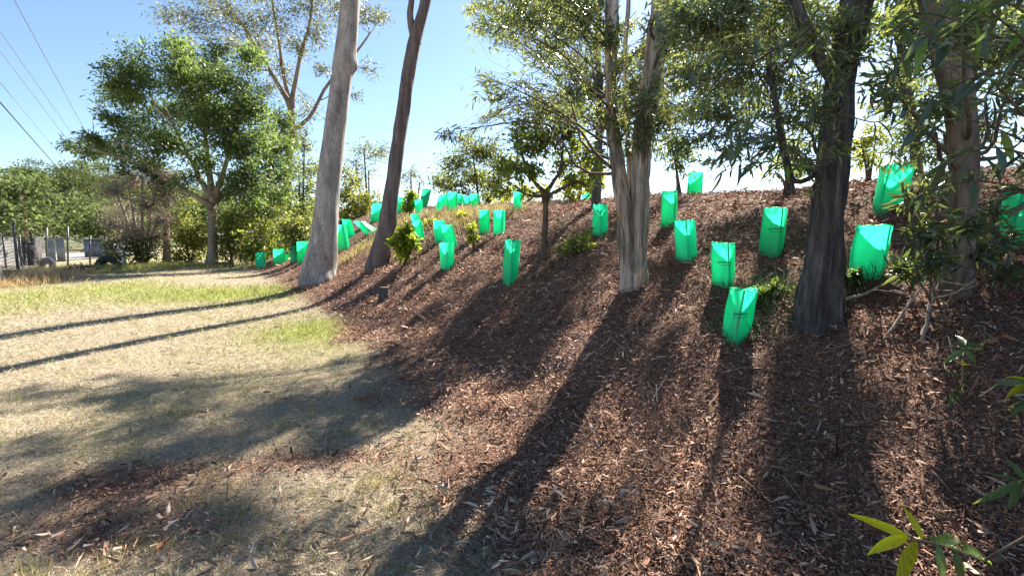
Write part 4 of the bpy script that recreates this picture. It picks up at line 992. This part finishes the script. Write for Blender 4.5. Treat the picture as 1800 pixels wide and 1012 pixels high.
# ------------------------------------------------------------------ stump, sticks, stake
def stump():
    g = gp(675, 529); Y = g[1]
    root = empty('tree_stump', g, 'short dark sawn stump on the mulch near the lawn', 'stump')
    hh = pxm(24, Y); r = pxm(9, Y)
    V_, F_, C_ = tube(np.array([[0, 0, -.08], [0, 0, 0.02], [0, 0, hh * .5], [.01, 0, hh]]), np.array([r * 1.5, r * 1.25, r * 1.02, r]), 16, rough=.12, seed=5)
    mk('bark', V_, [F_, C_[:16]], M_DARK, root, smooth=True)
    V_, F_, C_ = tube(np.array([[.01, 0, hh - .01], [.01, 0, hh + .006]]), r * .96, 16, rough=.12, seed=5)
    mk('cut_face', V_, [F_, C_], plain_mat('old_sawn_wood', (.10, .07, .05), .9, var=.4, nscale=30), root)
stump()
M_STICK = bark_mat('dead_stick', [(.3, (.20, .16, .13)), (.7, (.48, .42, .36))], scale=20, stretch=.3, bump=.2)
M_STICK_D = bark_mat('dark_stick', [(.3, (.07, .05, .04)), (.7, (.20, .15, .12))], scale=20, stretch=.3, bump=.2)
def stick(pix, r, label, mat=None, lift=.02, name='stick', side=0, seed=0):
    """a stick lying along ground points seen at pix; optional heights"""
    rng = np.random.default_rng(seed)
    pts = []
    for q in pix:
        g = gp(q[0], q[1]); g = g + np.array([0, 0, lift + (q[2] if len(q) > 2 else 0)]); pts.append(g)
    pts = np.array(pts); path = spline(pts, 4 * len(pts)) + rng.normal(0, r * .25, (4 * len(pts), 3))
    root = empty(name, pts[0], label, 'stick')
    b_ = Buf(); addtube(b_, path, np.linspace(r, r * .45, len(path)), 7, rough=.08, seed=seed); b_.build('stem', mat or M_STICK, root, pts[0], smooth=True)
    for k in range(side):
        i = rng.integers(2, len(path) - 1); d = rng.normal(0, 1, 3); d[2] = abs(d[2]) * .6
        e = path[i] + d / np.linalg.norm(d) * rng.uniform(.1, .3)
        b_ = Buf(); addtube(b_, spline(np.array([path[i], (path[i] + e) / 2 + rng.normal(0, .02, 3), e]), 5), np.linspace(r * .5, r * .2, 5), 5); b_.build('side_twig', mat or M_STICK, root, pts[0], smooth=True)
    return root
stick([(1470, 540, .02), (1520, 530, .04), (1570, 520, .10), (1618, 508, .16)], .014, 'long pale fallen branch lying right of the dark trunk base', side=3, seed=1)
stick([(1560, 600), (1600, 560, .10), (1650, 530, .22)], .010, 'forked dead twig leaning in the tangle below the tan trunk', side=4, seed=2)
stick([(1620, 610, .0), (1632, 570, .12), (1645, 530, .25)], .014, 'upright pale dead branch in front of the tan trunk', side=4, seed=3)
stick([(1560, 575), (1600, 585, .03), (1660, 580, .06), (1700, 600, .02)], .008, 'thin bent twig on the ground under the tan trunk', M_STICK_D, side=3, seed=4)
stick([(1318, 408, .02), (1330, 375, .03), (1340, 345, .03), (1346, 330, .02)], .014, 'straight brown stick lying up the slope below the skyline', M_STICK_D, seed=5)
stick([(1270, 660), (1310, 655, .02), (1350, 645)], .005, 'thin pale twig just below the nearest guard', seed=6)
stick([(1040, 890), (1055, 875, .015), (1070, 862)], .006, 'short pale twig crossing another low in the mulch', seed=7)
stick([(1000, 866), (1020, 878, .015), (1040, 890)], .006, 'short twig forming a V low in the mulch', seed=8)
stick([(865, 880), (880, 884, .01), (898, 889)], .007, 'stubby tan wood splinter in a sunny mulch patch', seed=9)
stick([(812, 945), (820, 950, .02), (850, 947, .02), (872, 944)], .008, 'curled bark strip near the bottom of the picture', M_STICK_D, seed=10)
stick([(570, 795), (575, 780, .05), (578, 765, .03)], .005, 'tiny upright white twig at the lawn edge', seed=11)
stick([(1175, 930, 0), (1190, 915, .01), (1200, 905)], .005, 'short twig at the bottom among sunny chips', seed=12)
stick([(690, 970), (715, 962, .01), (745, 958)], .006, 'pale twig in the dark shadow at the bottom', seed=13)

# ------------------------------------------------------------------ near sprays of large leaves (each leaf a piece)
def near_leaf_mesh(name, w, sick, mat):
    tv, tf = LEAF_NEAR
    V_ = tv.copy(); V_[:, 0] = V_[:, 0] * w + sick * V_[:, 1] ** 2
    me_o = mk(name, V_, tf, mat, smooth=True); me = me_o.data
    bpy.data.objects.remove(me_o)
    return me
ML_DARK = solid_leaf('wattle_leaf', (.06, .09, .06), .34)
ML_LIME = solid_leaf('lime_leaf', (.50, .55, .02), .68, warm=(1.15, 1.15, .35))
ML_MID = solid_leaf('fresh_leaf', (.09, .15, .04), .45)
LEAF_ME = {k: [near_leaf_mesh('leaf', w, s_, m_) for w, s_ in ((.20, .12), (.24, -.10), (.17, .22), (.22, .0))] for k, m_ in (('dark', ML_DARK), ('lime', ML_LIME), ('mid', ML_MID))}
def spray(root, org, path_px, Y, kinds, n, Lr, seed, droop=.6, r=.004, Yend=None):
    """a leafy twig: part of root; every leaf its own sub-part"""
    rng = np.random.default_rng(seed)
    m_ = len(path_px)
    ys = np.linspace(Y, Yend if Yend is not None else Y, m_)
    pts = np.array([P(a, b_, yy) for (a, b_), yy in zip(path_px, ys)])
    path = spline(pts, 5 * m_)
    bf = Buf(); addtube(bf, path, np.linspace(r, r * .35, len(path)), 6)
    tw = bf.build('leafy_twig', M_TWIG, root, org, smooth=True)
    T = np.gradient(path, axis=0)
    for k in range(n):
        i = int(len(path) * (.18 + .82 * (k + rng.random()) / n)); i = min(i, len(path) - 1)
        d = T[i] / np.linalg.norm(T[i]) * .8 + rng.normal(0, .65, 3); d[2] -= droop; d /= np.linalg.norm(d)
        up = Vector(rng.normal(0, .5, 3) + np.array([0, 0, 1.0]))
        y = Vector(d); x = y.cross(up).normalized(); z = x.cross(y)
        kind = kinds[rng.integers(0, len(kinds))]
        o = bpy.data.objects.new('leaf', LEAF_ME[kind][rng.integers(0, 4)]); COL.objects.link(o)
        o.parent = tw
        L = rng.uniform(*Lr)
        M = Matrix((x * L, y * L, z * L)).transposed().to_4x4()
        M.translation = Vector(path[i] - org)
        o.matrix_local = M
    return tw
wattle = bpy.data.objects['wattle_tree']; wo = np.array(wattle.location)
SPR = [([(1480, 150), (1420, 190), (1360, 200), (1290, 215)], 2.6, 20), ([(1470, 230), (1400, 245), (1340, 240), (1280, 260)], 2.5, 20), ([(1465, 280), (1400, 290), (1340, 285), (1270, 300)], 2.7, 18),
       ([(1440, 130), (1380, 150), (1310, 150), (1230, 180)], 2.7, 12), ([(1420, 60), (1340, 90), (1270, 100), (1200, 130)], 2.7, 12), ([(1490, 60), (1430, 80), (1370, 70), (1310, 60)], 2.4, 11),
       ([(1480, 200), (1540, 215), (1580, 190), (1620, 175)], 2.3, 10), ([(1495, 100), (1550, 110), (1600, 90), (1650, 60)], 2.2, 10)]
for k, (pp, y_, n_) in enumerate(SPR):
    spray(wattle, wo, pp, y_ + .6, ['dark', 'dark', 'dark', 'mid'], n_, (.09, .15), 300 + k, Yend=y_)
# a wattle standing just outside the right edge reaches into view
eb = on(np.array([3.3, 2.2, 0]))
edge = empty('edge_wattle', eb, 'dark long leaved branches reaching in across the upper right edge', 'shrub')
tb_ = Buf(); addtube(tb_, spline(np.array([eb - [0, 0, .1], eb + [-.05, .05, .8], eb + [-.2, .0, 1.6], eb + [-.35, -.1, 2.4]]), 16), np.linspace(.05, .018, 16), 10, rough=.06)
tb_.build('trunk', M_DARK, edge, eb, smooth=True)
ESP = [([(1990, 420), (1880, 300), (1760, 230), (1680, 210), (1600, 230)], 2.3, 16), ([(1980, 260), (1850, 110), (1740, 60), (1660, 30), (1580, 20)], 2.3, 16), ([(1990, 450), (1890, 380), (1790, 330), (1700, 320), (1630, 340)], 2.4, 14),
       ([(1980, 330), (1850, 250), (1760, 160), (1690, 90), (1620, 60)], 2.0, 14), ([(1980, 330), (1880, 300), (1800, 270), (1730, 260), (1660, 290)], 1.9, 13), ([(1960, 200), (1870, 130), (1800, 70), (1740, 20)], 1.8, 12), ([(1980, 300), (1850, 180), (1780, 130), (1700, 140), (1640, 170)], 2.0, 12),
       ([(1960, 120), (1860, 60), (1780, 10), (1700, -20)], 1.9, 12), ([(1980, 380), (1880, 350), (1800, 340), (1740, 330)], 2.0, 8)]
for k, (pp, y_, n_) in enumerate(ESP):
    spray(edge, eb, pp, 2.2, ['dark', 'dark', 'dark', 'mid'], n_, (.10, .17), 330 + k, Yend=y_, droop=.25, r=.007)
# low shrubs at the lower right
nb = on(np.array([2.15, 1.55, 0]))
ns = empty('corner_shrub', nb, 'lime leaved sprig poking into the bottom right corner', 'shrub')
tb_ = Buf(); addtube(tb_, spline(np.array([nb - [0, 0, .05], nb + [-.15, -.08, .3], P(1730, 985, 1.4)]), 8), np.linspace(.008, .004, 8), 6); tb_.build('stem', M_TWIG, ns, nb, smooth=True)
def put_leaves(root, org, twpath, Y, lst):
    """leaves laid out one by one: (base px, base py, tip px, tip py, kind, width index, depth change)"""
    bf = Buf(); path = spline(np.array([P(a, b_, Y) for a, b_ in twpath]), 14); addtube(bf, path, np.linspace(.0035, .0018, 14), 6)
    tw = bf.build('leafy_twig', plain_mat('green_stem', (.16, .17, .06), .5) if 'green_stem' not in bpy.data.materials else bpy.data.materials['green_stem'], root, org, smooth=True)
    for a, b_, c, d, kind, wi, dy in lst:
        p = P(a, b_, Y); q = P(c, d, Y + dy)
        y = Vector(q - p); L = y.length; y.normalize()
        vw = Vector(CAM - p).normalized()
        x = y.cross(vw * .8 + Vector((0.2, 0, .5))).normalized(); z = x.cross(y)
        o = bpy.data.objects.new('leaf', LEAF_ME[kind][wi]); COL.objects.link(o); o.parent = tw
        M = Matrix((x * L, y * L, z * L)).transposed().to_4x4(); M.translation = Vector(p - org); o.matrix_local = M
put_leaves(ns, nb, [(1730, 985), (1680, 965), (1640, 952), (1600, 945)], 1.4,
           [(1600, 945, 1508, 905, 'lime', 0, .03), (1595, 945, 1530, 955, 'lime', 1, -.03), (1622, 948, 1598, 893, 'lime', 3, .02), (1612, 950, 1570, 1020, 'lime', 1, -.06), (1640, 955, 1700, 930, 'mid', 0, .08), (1650, 955, 1655, 1020, 'mid', 1, -.05),
            (1670, 960, 1720, 1000, 'mid', 3, .04), (1640, 952, 1625, 930, 'mid', 2, .06), (1690, 968, 1750, 960, 'mid', 0, .08), (1680, 965, 1690, 1030, 'mid', 1, -.04), (1660, 958, 1690, 925, 'mid', 3, .1)])
eb2 = on(np.array([2.7, 2.1, 0]))
es = empty('edge_shrub', eb2, 'pale leaved sprig entering at the right edge above the bottom corner', 'shrub')
tb_ = Buf(); addtube(tb_, spline(np.array([eb2 - [0, 0, .05], eb2 + [-.1, -.1, .25], P(1830, 840, 1.7)]), 8), np.linspace(.008, .004, 8), 6); tb_.build('stem', M_TWIG, es, eb2, smooth=True)
put_leaves(es, eb2, [(1830, 840), (1805, 842), (1790, 845)], 1.7,
           [(1790, 842, 1740, 832, 'mid', 0, .05), (1790, 846, 1738, 888, 'mid', 2, -.05), (1795, 848, 1775, 890, 'mid', 3, -.05), (1800, 842, 1775, 800, 'mid', 1, .06), (1795, 845, 1785, 850, 'lime', 1, .0), (1810, 842, 1830, 800, 'mid', 0, .05), (1808, 846, 1815, 890, 'lime', 1, 0)])
eb3 = gp(1690, 690)
e3 = empty('seedling', eb3, 'glossy leaved seedling in the shade below the dead branches', 'seedling')
put_leaves(e3, eb3, [(1690, 690), (1692, 650), (1695, 610)], eb3[1],
           [(1695, 610, 1660, 600, 'mid', 1, .1), (1695, 610, 1735, 592, 'mid', 0, .1), (1694, 612, 1730, 612, 'mid', 3, -.05), (1695, 608, 1688, 580, 'mid', 1, .1), (1693, 615, 1675, 630, 'mid', 0, -.1), (1695, 612, 1712, 632, 'mid', 1, -.1),
            (1691, 660, 1655, 650, 'mid', 0, .1), (1691, 665, 1725, 660, 'mid', 3, .1), (1690, 680, 1715, 705, 'mid', 0, -.1), (1690, 680, 1670, 700, 'mid', 1, -.1), (1690, 676, 1735, 710, 'lime', 3, -.05), (1691, 640, 1715, 630, 'lime', 1, .1)])
eb4 = gp(1800, 745)
e4 = empty('seedling', eb4, 'lime tipped seedling at the right edge half way down', 'seedling')
put_leaves(e4, eb4, [(1800, 745), (1802, 700), (1805, 665)], eb4[1],
           [(1805, 668, 1770, 655, 'lime', 1, .08), (1805, 672, 1765, 672, 'mid', 0, -.05), (1805, 675, 1775, 690, 'lime', 3, -.05), (1803, 705, 1768, 712, 'mid', 1, .05), (1803, 710, 1785, 728, 'mid', 0, -.05), (1805, 668, 1830, 650, 'mid', 0, .05), (1803, 700, 1835, 705, 'mid', 3, .05)])
# scrub with glinting leaves in front of the tan trunk
shrub('scrub_bush', 'straggly bush with glinting leaves in front of the tan trunk', 1655, 560, [(1600, 470, 26, .7), (1640, 455, 24, .7), (1720, 440, 28, .7), (1700, 400, 26, .6), (1760, 420, 26, .7), (1610, 400, 24, .6), (1590, 350, 22, .5), (1740, 370, 24, .5), (1650, 420, 20, .5), (1770, 480, 22, .6)], 110, (.095, .2, (.03, .05, .03), (.10, .13, .05)), 87, tpl=LEAF_MID, stems=5, twigs=7, mat=M_LEAF_NEAR, dj=.35)
shrub('scrub_bush', 'dead tangled bush of dark twigs at the right edge', 1740, 570, [(1700, 540, 30), (1740, 500, 30), (1780, 540, 30), (1720, 580, 24), (1770, 600, 24), (1660, 560, 22)], 14, (.06, .2, (.06, .05, .03), (.16, .13, .09)), 88, tpl=LEAF_MID, stems=5, twigs=16, mat=M_LEAF_DULL, dj=.35)

# ------------------------------------------------------------------ fence and yard
M_POST = plain_mat('dull_steel', (.10, .10, .10), .5, .6)
M_WIRE = plain_mat('galvanised_wire', (.12, .12, .125), .5, .8)
def fence():
    f0 = gp(33, 488); f0t = P(23, 390, f0[1])
    pts = [(f0, f0t)]
    for a, b_, tp in ((82, 465, 400), (119, 466, 398), (158, 467, 414), (186, 467, 416)):
        g = gp(a, b_); pts.append((g, P(a, tp, g[1])))
    left = f0 + (f0 - pts[1][0]) * 1.0; left = on(left)
    pts = [(left, left + np.array([-.1, 0, 2.2]))] + pts
    root = empty('wire_fence', pts[1][0], 'sagging wire mesh fence with dark posts left of the lawn', 'fence'); o = pts[1][0]
    for g, tp in pts:
        bf = Buf(); addtube(bf, np.array([g - [0, 0, .2], (g + tp) / 2, tp]), .045, 8); bf.build('post', M_POST, root, o, smooth=True)
    for (g, tp), (g2, tp2) in zip(pts[:-1], pts[1:]):
        for f in ((.68,) if g[1] < 20 else (.70,)):
            a = g + (tp - g) * f * 1.0; c = g2 + (tp2 - g2) * f
            if g[1] < 20: a, c = g + (tp - g) * .93, g2 + (tp2 - g2) * .8
            bf = Buf(); addtube(bf, np.array([a, (a + c) / 2 - [0, 0, .03], c]), .028 if g[1] > 20 else .012, 6); bf.build('rail', M_POST, root, o)
        # diamond mesh
        bf = Buf(); ln = np.linalg.norm(g2 - g); nn = int(ln / .22)
        hgt = np.linalg.norm(tp - g) * .72
        for s in range(-int(hgt / .22), nn):
            for sg in (1, -1):
                q = []
                for kk in (0, 1):
                    ss = (s * .22 + kk * hgt) / ln
                    vv_ = kk if sg > 0 else 1 - kk
                    q.append((ss, vv_))
                (s0, v0), (s1, v1) = q
                if s1 <= 0 or s0 >= 1: continue
                c0, c1 = max(s0, 0), min(s1, 1)
                if s1 - s0 < 1e-6: continue
                w0 = v0 + (v1 - v0) * (c0 - s0) / (s1 - s0); w1 = v0 + (v1 - v0) * (c1 - s0) / (s1 - s0)
                A = g + (g2 - g) * c0 + np.array([0, 0, hgt * w0 + .05]); B = g + (g2 - g) * c1 + np.array([0, 0, hgt * w1 + .05])
                addtube(bf, np.array([A, B]), .0045, 3, cap=False)
        if bf.V: bf.build('wire_mesh', M_WIRE, root, o)['kind'] = 'stuff'
fence()
def box(buf, c, s, rz=0):
    c = np.array(c, float); hx, hy, hz = np.array(s) / 2
    V_ = np.array([[sx * hx, sy * hy, sz * hz] for sz in (-1, 1) for sx, sy in ((-1, -1), (1, -1), (1, 1), (-1, 1))])
    ca, sa = math.cos(rz), math.sin(rz)
    V_ = np.c_[V_[:, 0] * ca - V_[:, 1] * sa, V_[:, 0] * sa + V_[:, 1] * ca, V_[:, 2]] + c
    buf.add(V_, [[0, 3, 2, 1], [4, 5, 6, 7], [0, 1, 5, 4], [1, 2, 6, 5], [2, 3, 7, 6], [3, 0, 4, 7]])
def corr_sheet(w, h, n, amp=.02, thick=.004):
    xs = np.linspace(-w / 2, w / 2, n * 4 + 1); ys = amp * np.sin(xs / w * n * 2 * np.pi)
    V_ = np.concatenate([np.c_[xs, ys + dy, np.full_like(xs, z)] for dy in (0, thick) for z in (0, h)])
    m_ = len(xs); k = np.arange(m_ - 1)
    q = lambda r0, r1: np.stack([r0 * m_ + k, r0 * m_ + k + 1, r1 * m_ + k + 1, r1 * m_ + k], -1)
    return V_, np.concatenate([q(0, 1), q(3, 2), q(1, 3), q(2, 0)])
M_SHEET = plain_mat('weathered_zinc', (.20, .215, .225), .5, .3, .25, 3)
M_SHEET2 = plain_mat('pale_blue_steel', (.10, .135, .19), .5, .1, .2, 2)
M_WHITE = plain_mat('chalky_white', (.36, .35, .34), .7, 0, .12, 2)
M_RUBBER = plain_mat('black_rubber', (.02, .02, .021), .75, 0, .3, 20, .3)
def yard():
    for a0, a1, t0, t1, lab in ((85, 99, 422, 455, 'left one of two upright grey corrugated sheets behind the fence'), (101, 116, 420, 456, 'right one of two upright grey corrugated sheets behind the fence')):
        g = on(P((a0 + a1) / 2, 460, 31)); w = pxm(a1 - a0, 31); h_ = P(0, t0, 31)[2] - g[2]
        root = empty('corrugated_sheet', g, lab, 'metal sheet')
        V_, F_ = corr_sheet(w, h_, 6); mk('sheet', V_, F_, M_SHEET, root, smooth=True)
        bf = Buf(); addtube(bf, np.array([[0, .06, -.1], [0, .06, h_ * .95]]), .03, 6); bf.build('prop_post', M_POST, root)
    # blue grey shed
    g = on(P(168, 462, 36)); w = pxm(36, 36); h_ = P(0, 421, 36)[2] - g[2]
    root = empty('shed', g, 'small pale blue steel shed beyond the gate', 'shed')
    V_, F_ = corr_sheet(w, h_, 10); mk('front_wall', V_, F_, M_SHEET2, root, smooth=True)
    bf = Buf(); box(bf, (0, 1.0, h_ / 2 - .02), (w * .98, 1.96, h_ - .04)); bf.build('body', M_SHEET2, root)
    bf = Buf(); box(bf, (0, .95, h_ + .03), (w * 1.06, 2.2, .05)); bf.build('roof', M_SHEET, root)
    bf = Buf(); box(bf, (-w * .15, -.035, h_ * .42), (w * .28, .03, h_ * .82)); dr = bf.build('door', M_SHEET2, root)
    bf = Buf(); box(bf, (-w * .05, -.07, h_ * .42), (.03, .03, .12)); bf.build('handle', M_POST, dr)
    # pale shade cloth tied behind the fence at the left edge
    c0 = on(P(-70, 480, 21.5)); c1 = on(P(37, 472, 24.5)); nn = 40
    root = empty('shade_cloth', c1, 'pale grey shade cloth tied along the fence at the left edge', 'shade cloth')
    tt = np.linspace(0, 1, nn)[:, None]; base = c0 + (c1 - c0) * tt; base[:, 1] += .03 * np.sin(tt[:, 0] * 11) + .012 * np.sin(tt[:, 0] * 23)
    h_ = P(0, 416, 24.5)[2] - c1[2]
    zs = np.linspace(.12, h_, 6); Vc = np.concatenate([base + np.array([0, .03 * math.sin(k * 2.0), z]) - [0, 0, .05 * (k == 5)] * np.abs(np.sin(tt * 20)) for k, z in enumerate(zs)])
    kk = np.arange(nn - 1); Fc = np.concatenate([np.stack([r * nn + kk, r * nn + kk + 1, (r + 1) * nn + kk + 1, (r + 1) * nn + kk], -1) for r in range(5)])
    mk('cloth', Vc - c1, Fc, M_WHITE, root, smooth=True)
    for f_ in (0.0, .35, .7, 1.0):
        q = c0 + (c1 - c0) * f_ - c1; bf = Buf(); addtube(bf, np.array([q + [0, .1, -.2], q + [0, .1, h_ + .1]]), .03, 6); bf.build('post', M_POST, root)
    # old machine, a dark box engine on a frame
    g = on(P(52, 462, 27)); root = empty('old_machine', g, 'dark rusty engine block on skids behind the fence', 'machine')
    md = plain_mat('rusty_dark_iron', (.06, .045, .04), .8, .2, .5, 5)
    bf = Buf(); box(bf, (0, 0, .75), (.8, .7, .75)); bf.build('engine_block', md, root)
    bf = Buf(); box(bf, (-.05, 0, 1.22), (.4, .5, .2)); bf.build('top_cover', md, root)
    for sy in (-.3, .3):
        bf = Buf(); box(bf, (0, sy, .2), (1.1, .1, .36)); bf.build('skid', md, root)
    bf = Buf(); addtube(bf, np.array([[.25, 0, 1.1], [.25, 0, 1.6], [.3, 0, 1.75]]), .05, 8); bf.build('exhaust_pipe', md, root)
def tyre_mesh(R, r, n=28, m_=10, tread=.0):
    u = np.linspace(0, 2 * np.pi, n, endpoint=False); v = np.linspace(0, 2 * np.pi, m_, endpoint=False)
    U, Vv = np.meshgrid(u, v, indexing='ij')
    rr = (R - r) + r * np.cos(Vv) * 1.0 + tread * (np.arange(n)[:, None] % 2) * (np.cos(Vv) > .5)
    V_ = np.stack([rr * np.cos(U), r * 1.15 * np.sin(Vv), rr * np.sin(U)], -1).reshape(-1, 3)
    i = np.arange(n)[:, None]; j = np.arange(m_)[None]
    F_ = np.stack([i * m_ + j, ((i + 1) % n) * m_ + j, ((i + 1) % n) * m_ + (j + 1) % m_, i * m_ + (j + 1) % m_], -1).reshape(-1, 4)
    return V_, F_
yard()
def tyre(px, py, wpx, label, mat, seed, rz=0.0, sink=.45):
    g = gp(px, py); R = pxm(wpx, g[1]) / 2
    root = empty('tyre', g, label, 'tyre')
    V_, F_ = tyre_mesh(R, R * .28, 44, 12, R * .05); V_[:, 2] += R * (1 - sink * 1.0)
    ca, sa = math.cos(rz), math.sin(rz); V_ = np.c_[V_[:, 0] * ca - V_[:, 1] * sa, V_[:, 0] * sa + V_[:, 1] * ca, V_[:, 2]]
    mk('tread', V_, F_, mat, root, smooth=True)
    V2, F2 = tyre_mesh(R * .80, R * .10, 36, 8); V2[:, 1] *= 1.9; V2[:, 2] += R * (1 - sink)
    V2 = np.c_[V2[:, 0] * ca - V2[:, 1] * sa, V2[:, 0] * sa + V2[:, 1] * ca, V2[:, 2]]
    mk('side_wall', V2, F2, mat, root, smooth=True)
tyre(191, 472, 44, 'big black tyre half buried upright at the lawn edge', M_RUBBER, 1, .1, .95)
tyre(84, 470, 34, 'grey weathered tyre half buried behind the wire fence', plain_mat('weathered_rubber', (.16, .155, .15), .85, 0, .3, 12), 2, -.2, .95)
# white post
g = gp(219, 469); root = empty('marker_post', g, 'short greenish white timber post beside the black tyre', 'post')
bf = Buf(); addtube(bf, np.array([[0, 0, -.1], [0, 0, .35], [.01, 0, pxm(27, g[1])]]), np.array([.10, .095, .09]), 12, rough=.03); bf.build('shaft', plain_mat('worn_white_paint', (.55, .60, .50), .7, 0, .25, 8), root, smooth=True)
bf = Buf(); addtube(bf, np.array([[.01, 0, pxm(27, g[1]) - .01], [.01, 0, pxm(28.5, g[1])]]), np.array([.098, .05]), 12); bf.build('cap', plain_mat('worn_cap', (.45, .5, .42), .7), root, smooth=True)
# pile of cut branches
def pile(px, py, wpx, hpx, label, seed, mat):
    rng = np.random.default_rng(seed); g = gp(px, py); w = pxm(wpx, g[1]); hh = pxm(hpx, g[1])
    root = empty('branch_pile', g, label, 'branch pile')
    for k in range(46):
        x = rng.normal(0, w * .24); z = abs(rng.normal(0, hh * .35)) + .03; y = rng.normal(0, .3)
        d = rng.normal(0, 1, 3) * np.array([1, .6, .35]); d /= np.linalg.norm(d); L = rng.uniform(.25, .8)
        pth = np.array([[x, y, z] - d * L / 2, [x, y, z] + rng.normal(0, .04, 3), [x, y, z] + d * L / 2]); pth[:, 2] = np.maximum(pth[:, 2], .02)
        bf = Buf(); addtube(bf, spline(pth, 5), np.linspace(rng.uniform(.015, .04), .01, 5), 5); bf.build('cut_branch', mat, root)
pile(137, 482, 48, 16, 'heap of dark cut branches on the lawn by the fence', 5, M_STICK_D)
# little row of black nursery pots
def pot(px, py, label):
    g = gp(px, py); root = empty('nursery_pot', g, label, 'plant pot', 'black nursery pots under the broad tree')
    n = 14; a = np.linspace(0, 2 * np.pi, n, endpoint=False); h_ = .26
    rings = [(.10, 0), (.135, h_ * .86), (.15, h_ * .86), (.15, h_), (.135, h_), (.125, h_ * .7)]
    V_ = np.concatenate([np.c_[r * np.cos(a), r * np.sin(a), np.full(n, z)] for r, z in rings]); k = np.arange(n)
    mk('pot_wall', V_, np.concatenate([np.stack([i * n + k, i * n + (k + 1) % n, (i + 1) * n + (k + 1) % n, (i + 1) * n + k], -1) for i in range(len(rings) - 1)]), M_RUBBER, root, smooth=False)
    V2 = np.concatenate([np.c_[.126 * np.cos(a), .126 * np.sin(a), np.full(n, h_ * .75)], [[0, 0, h_ * .8]]]); mk('soil', V2, np.stack([np.full(n, n), k, (k + 1) % n], -1), plain_mat('potting_soil_%d' % px, (.05, .035, .025), .95), root)
for px, py, lab in ((384, 470, 'black nursery pot nearest the broad tree trunk'), (396, 470, 'middle black nursery pot by the broad tree'), (407, 471, 'black nursery pot farthest from the broad tree trunk')):
    pot(px, py, lab)

# ------------------------------------------------------------------ power lines
M_CABLE = plain_mat('aluminium_cable', (.20, .21, .24), .5, .3)
M_CABLE_D = plain_mat('dark_cable', (.05, .055, .07), .6)
for (a0, c0), (a1, c1), r_, lab, mt in (((25, 0), (155, 240), .014, 'rightmost and steepest overhead power line', M_CABLE), ((0, 55), (130, 240), .014, 'second overhead power line from the right', M_CABLE), ((0, 90), (118, 245), .014, 'middle overhead power line', M_CABLE),
                                       ((0, 145), (128, 300), .010, 'faint thin overhead line above the lowest one', M_CABLE), ((0, 180), (125, 322), .020, 'lowest and darkest overhead line', M_CABLE_D)):
    Yf = 62.0
    far = P(a1, c1, Yf)
    lo, hi = 8.0, 60.0
    for _ in range(50):
        md_ = (lo + hi) / 2
        if P(a0, c0, md_)[2] > far[2] - .4: hi = md_
        else: lo = md_
    nr = P(a0, c0, lo)
    v = far - nr
    ends = [nr - v * .5, far + v * .35]
    tt = np.linspace(0, 1, 26)[:, None]
    pth = ends[0] + (ends[1] - ends[0]) * tt
    root = empty('power_line', pth[0], lab, 'power line', 'overhead power lines')
    bf = Buf(); addtube(bf, pth, r_ * 1.6, 5); bf.build('conductor', mt, root, pth[0], smooth=True)
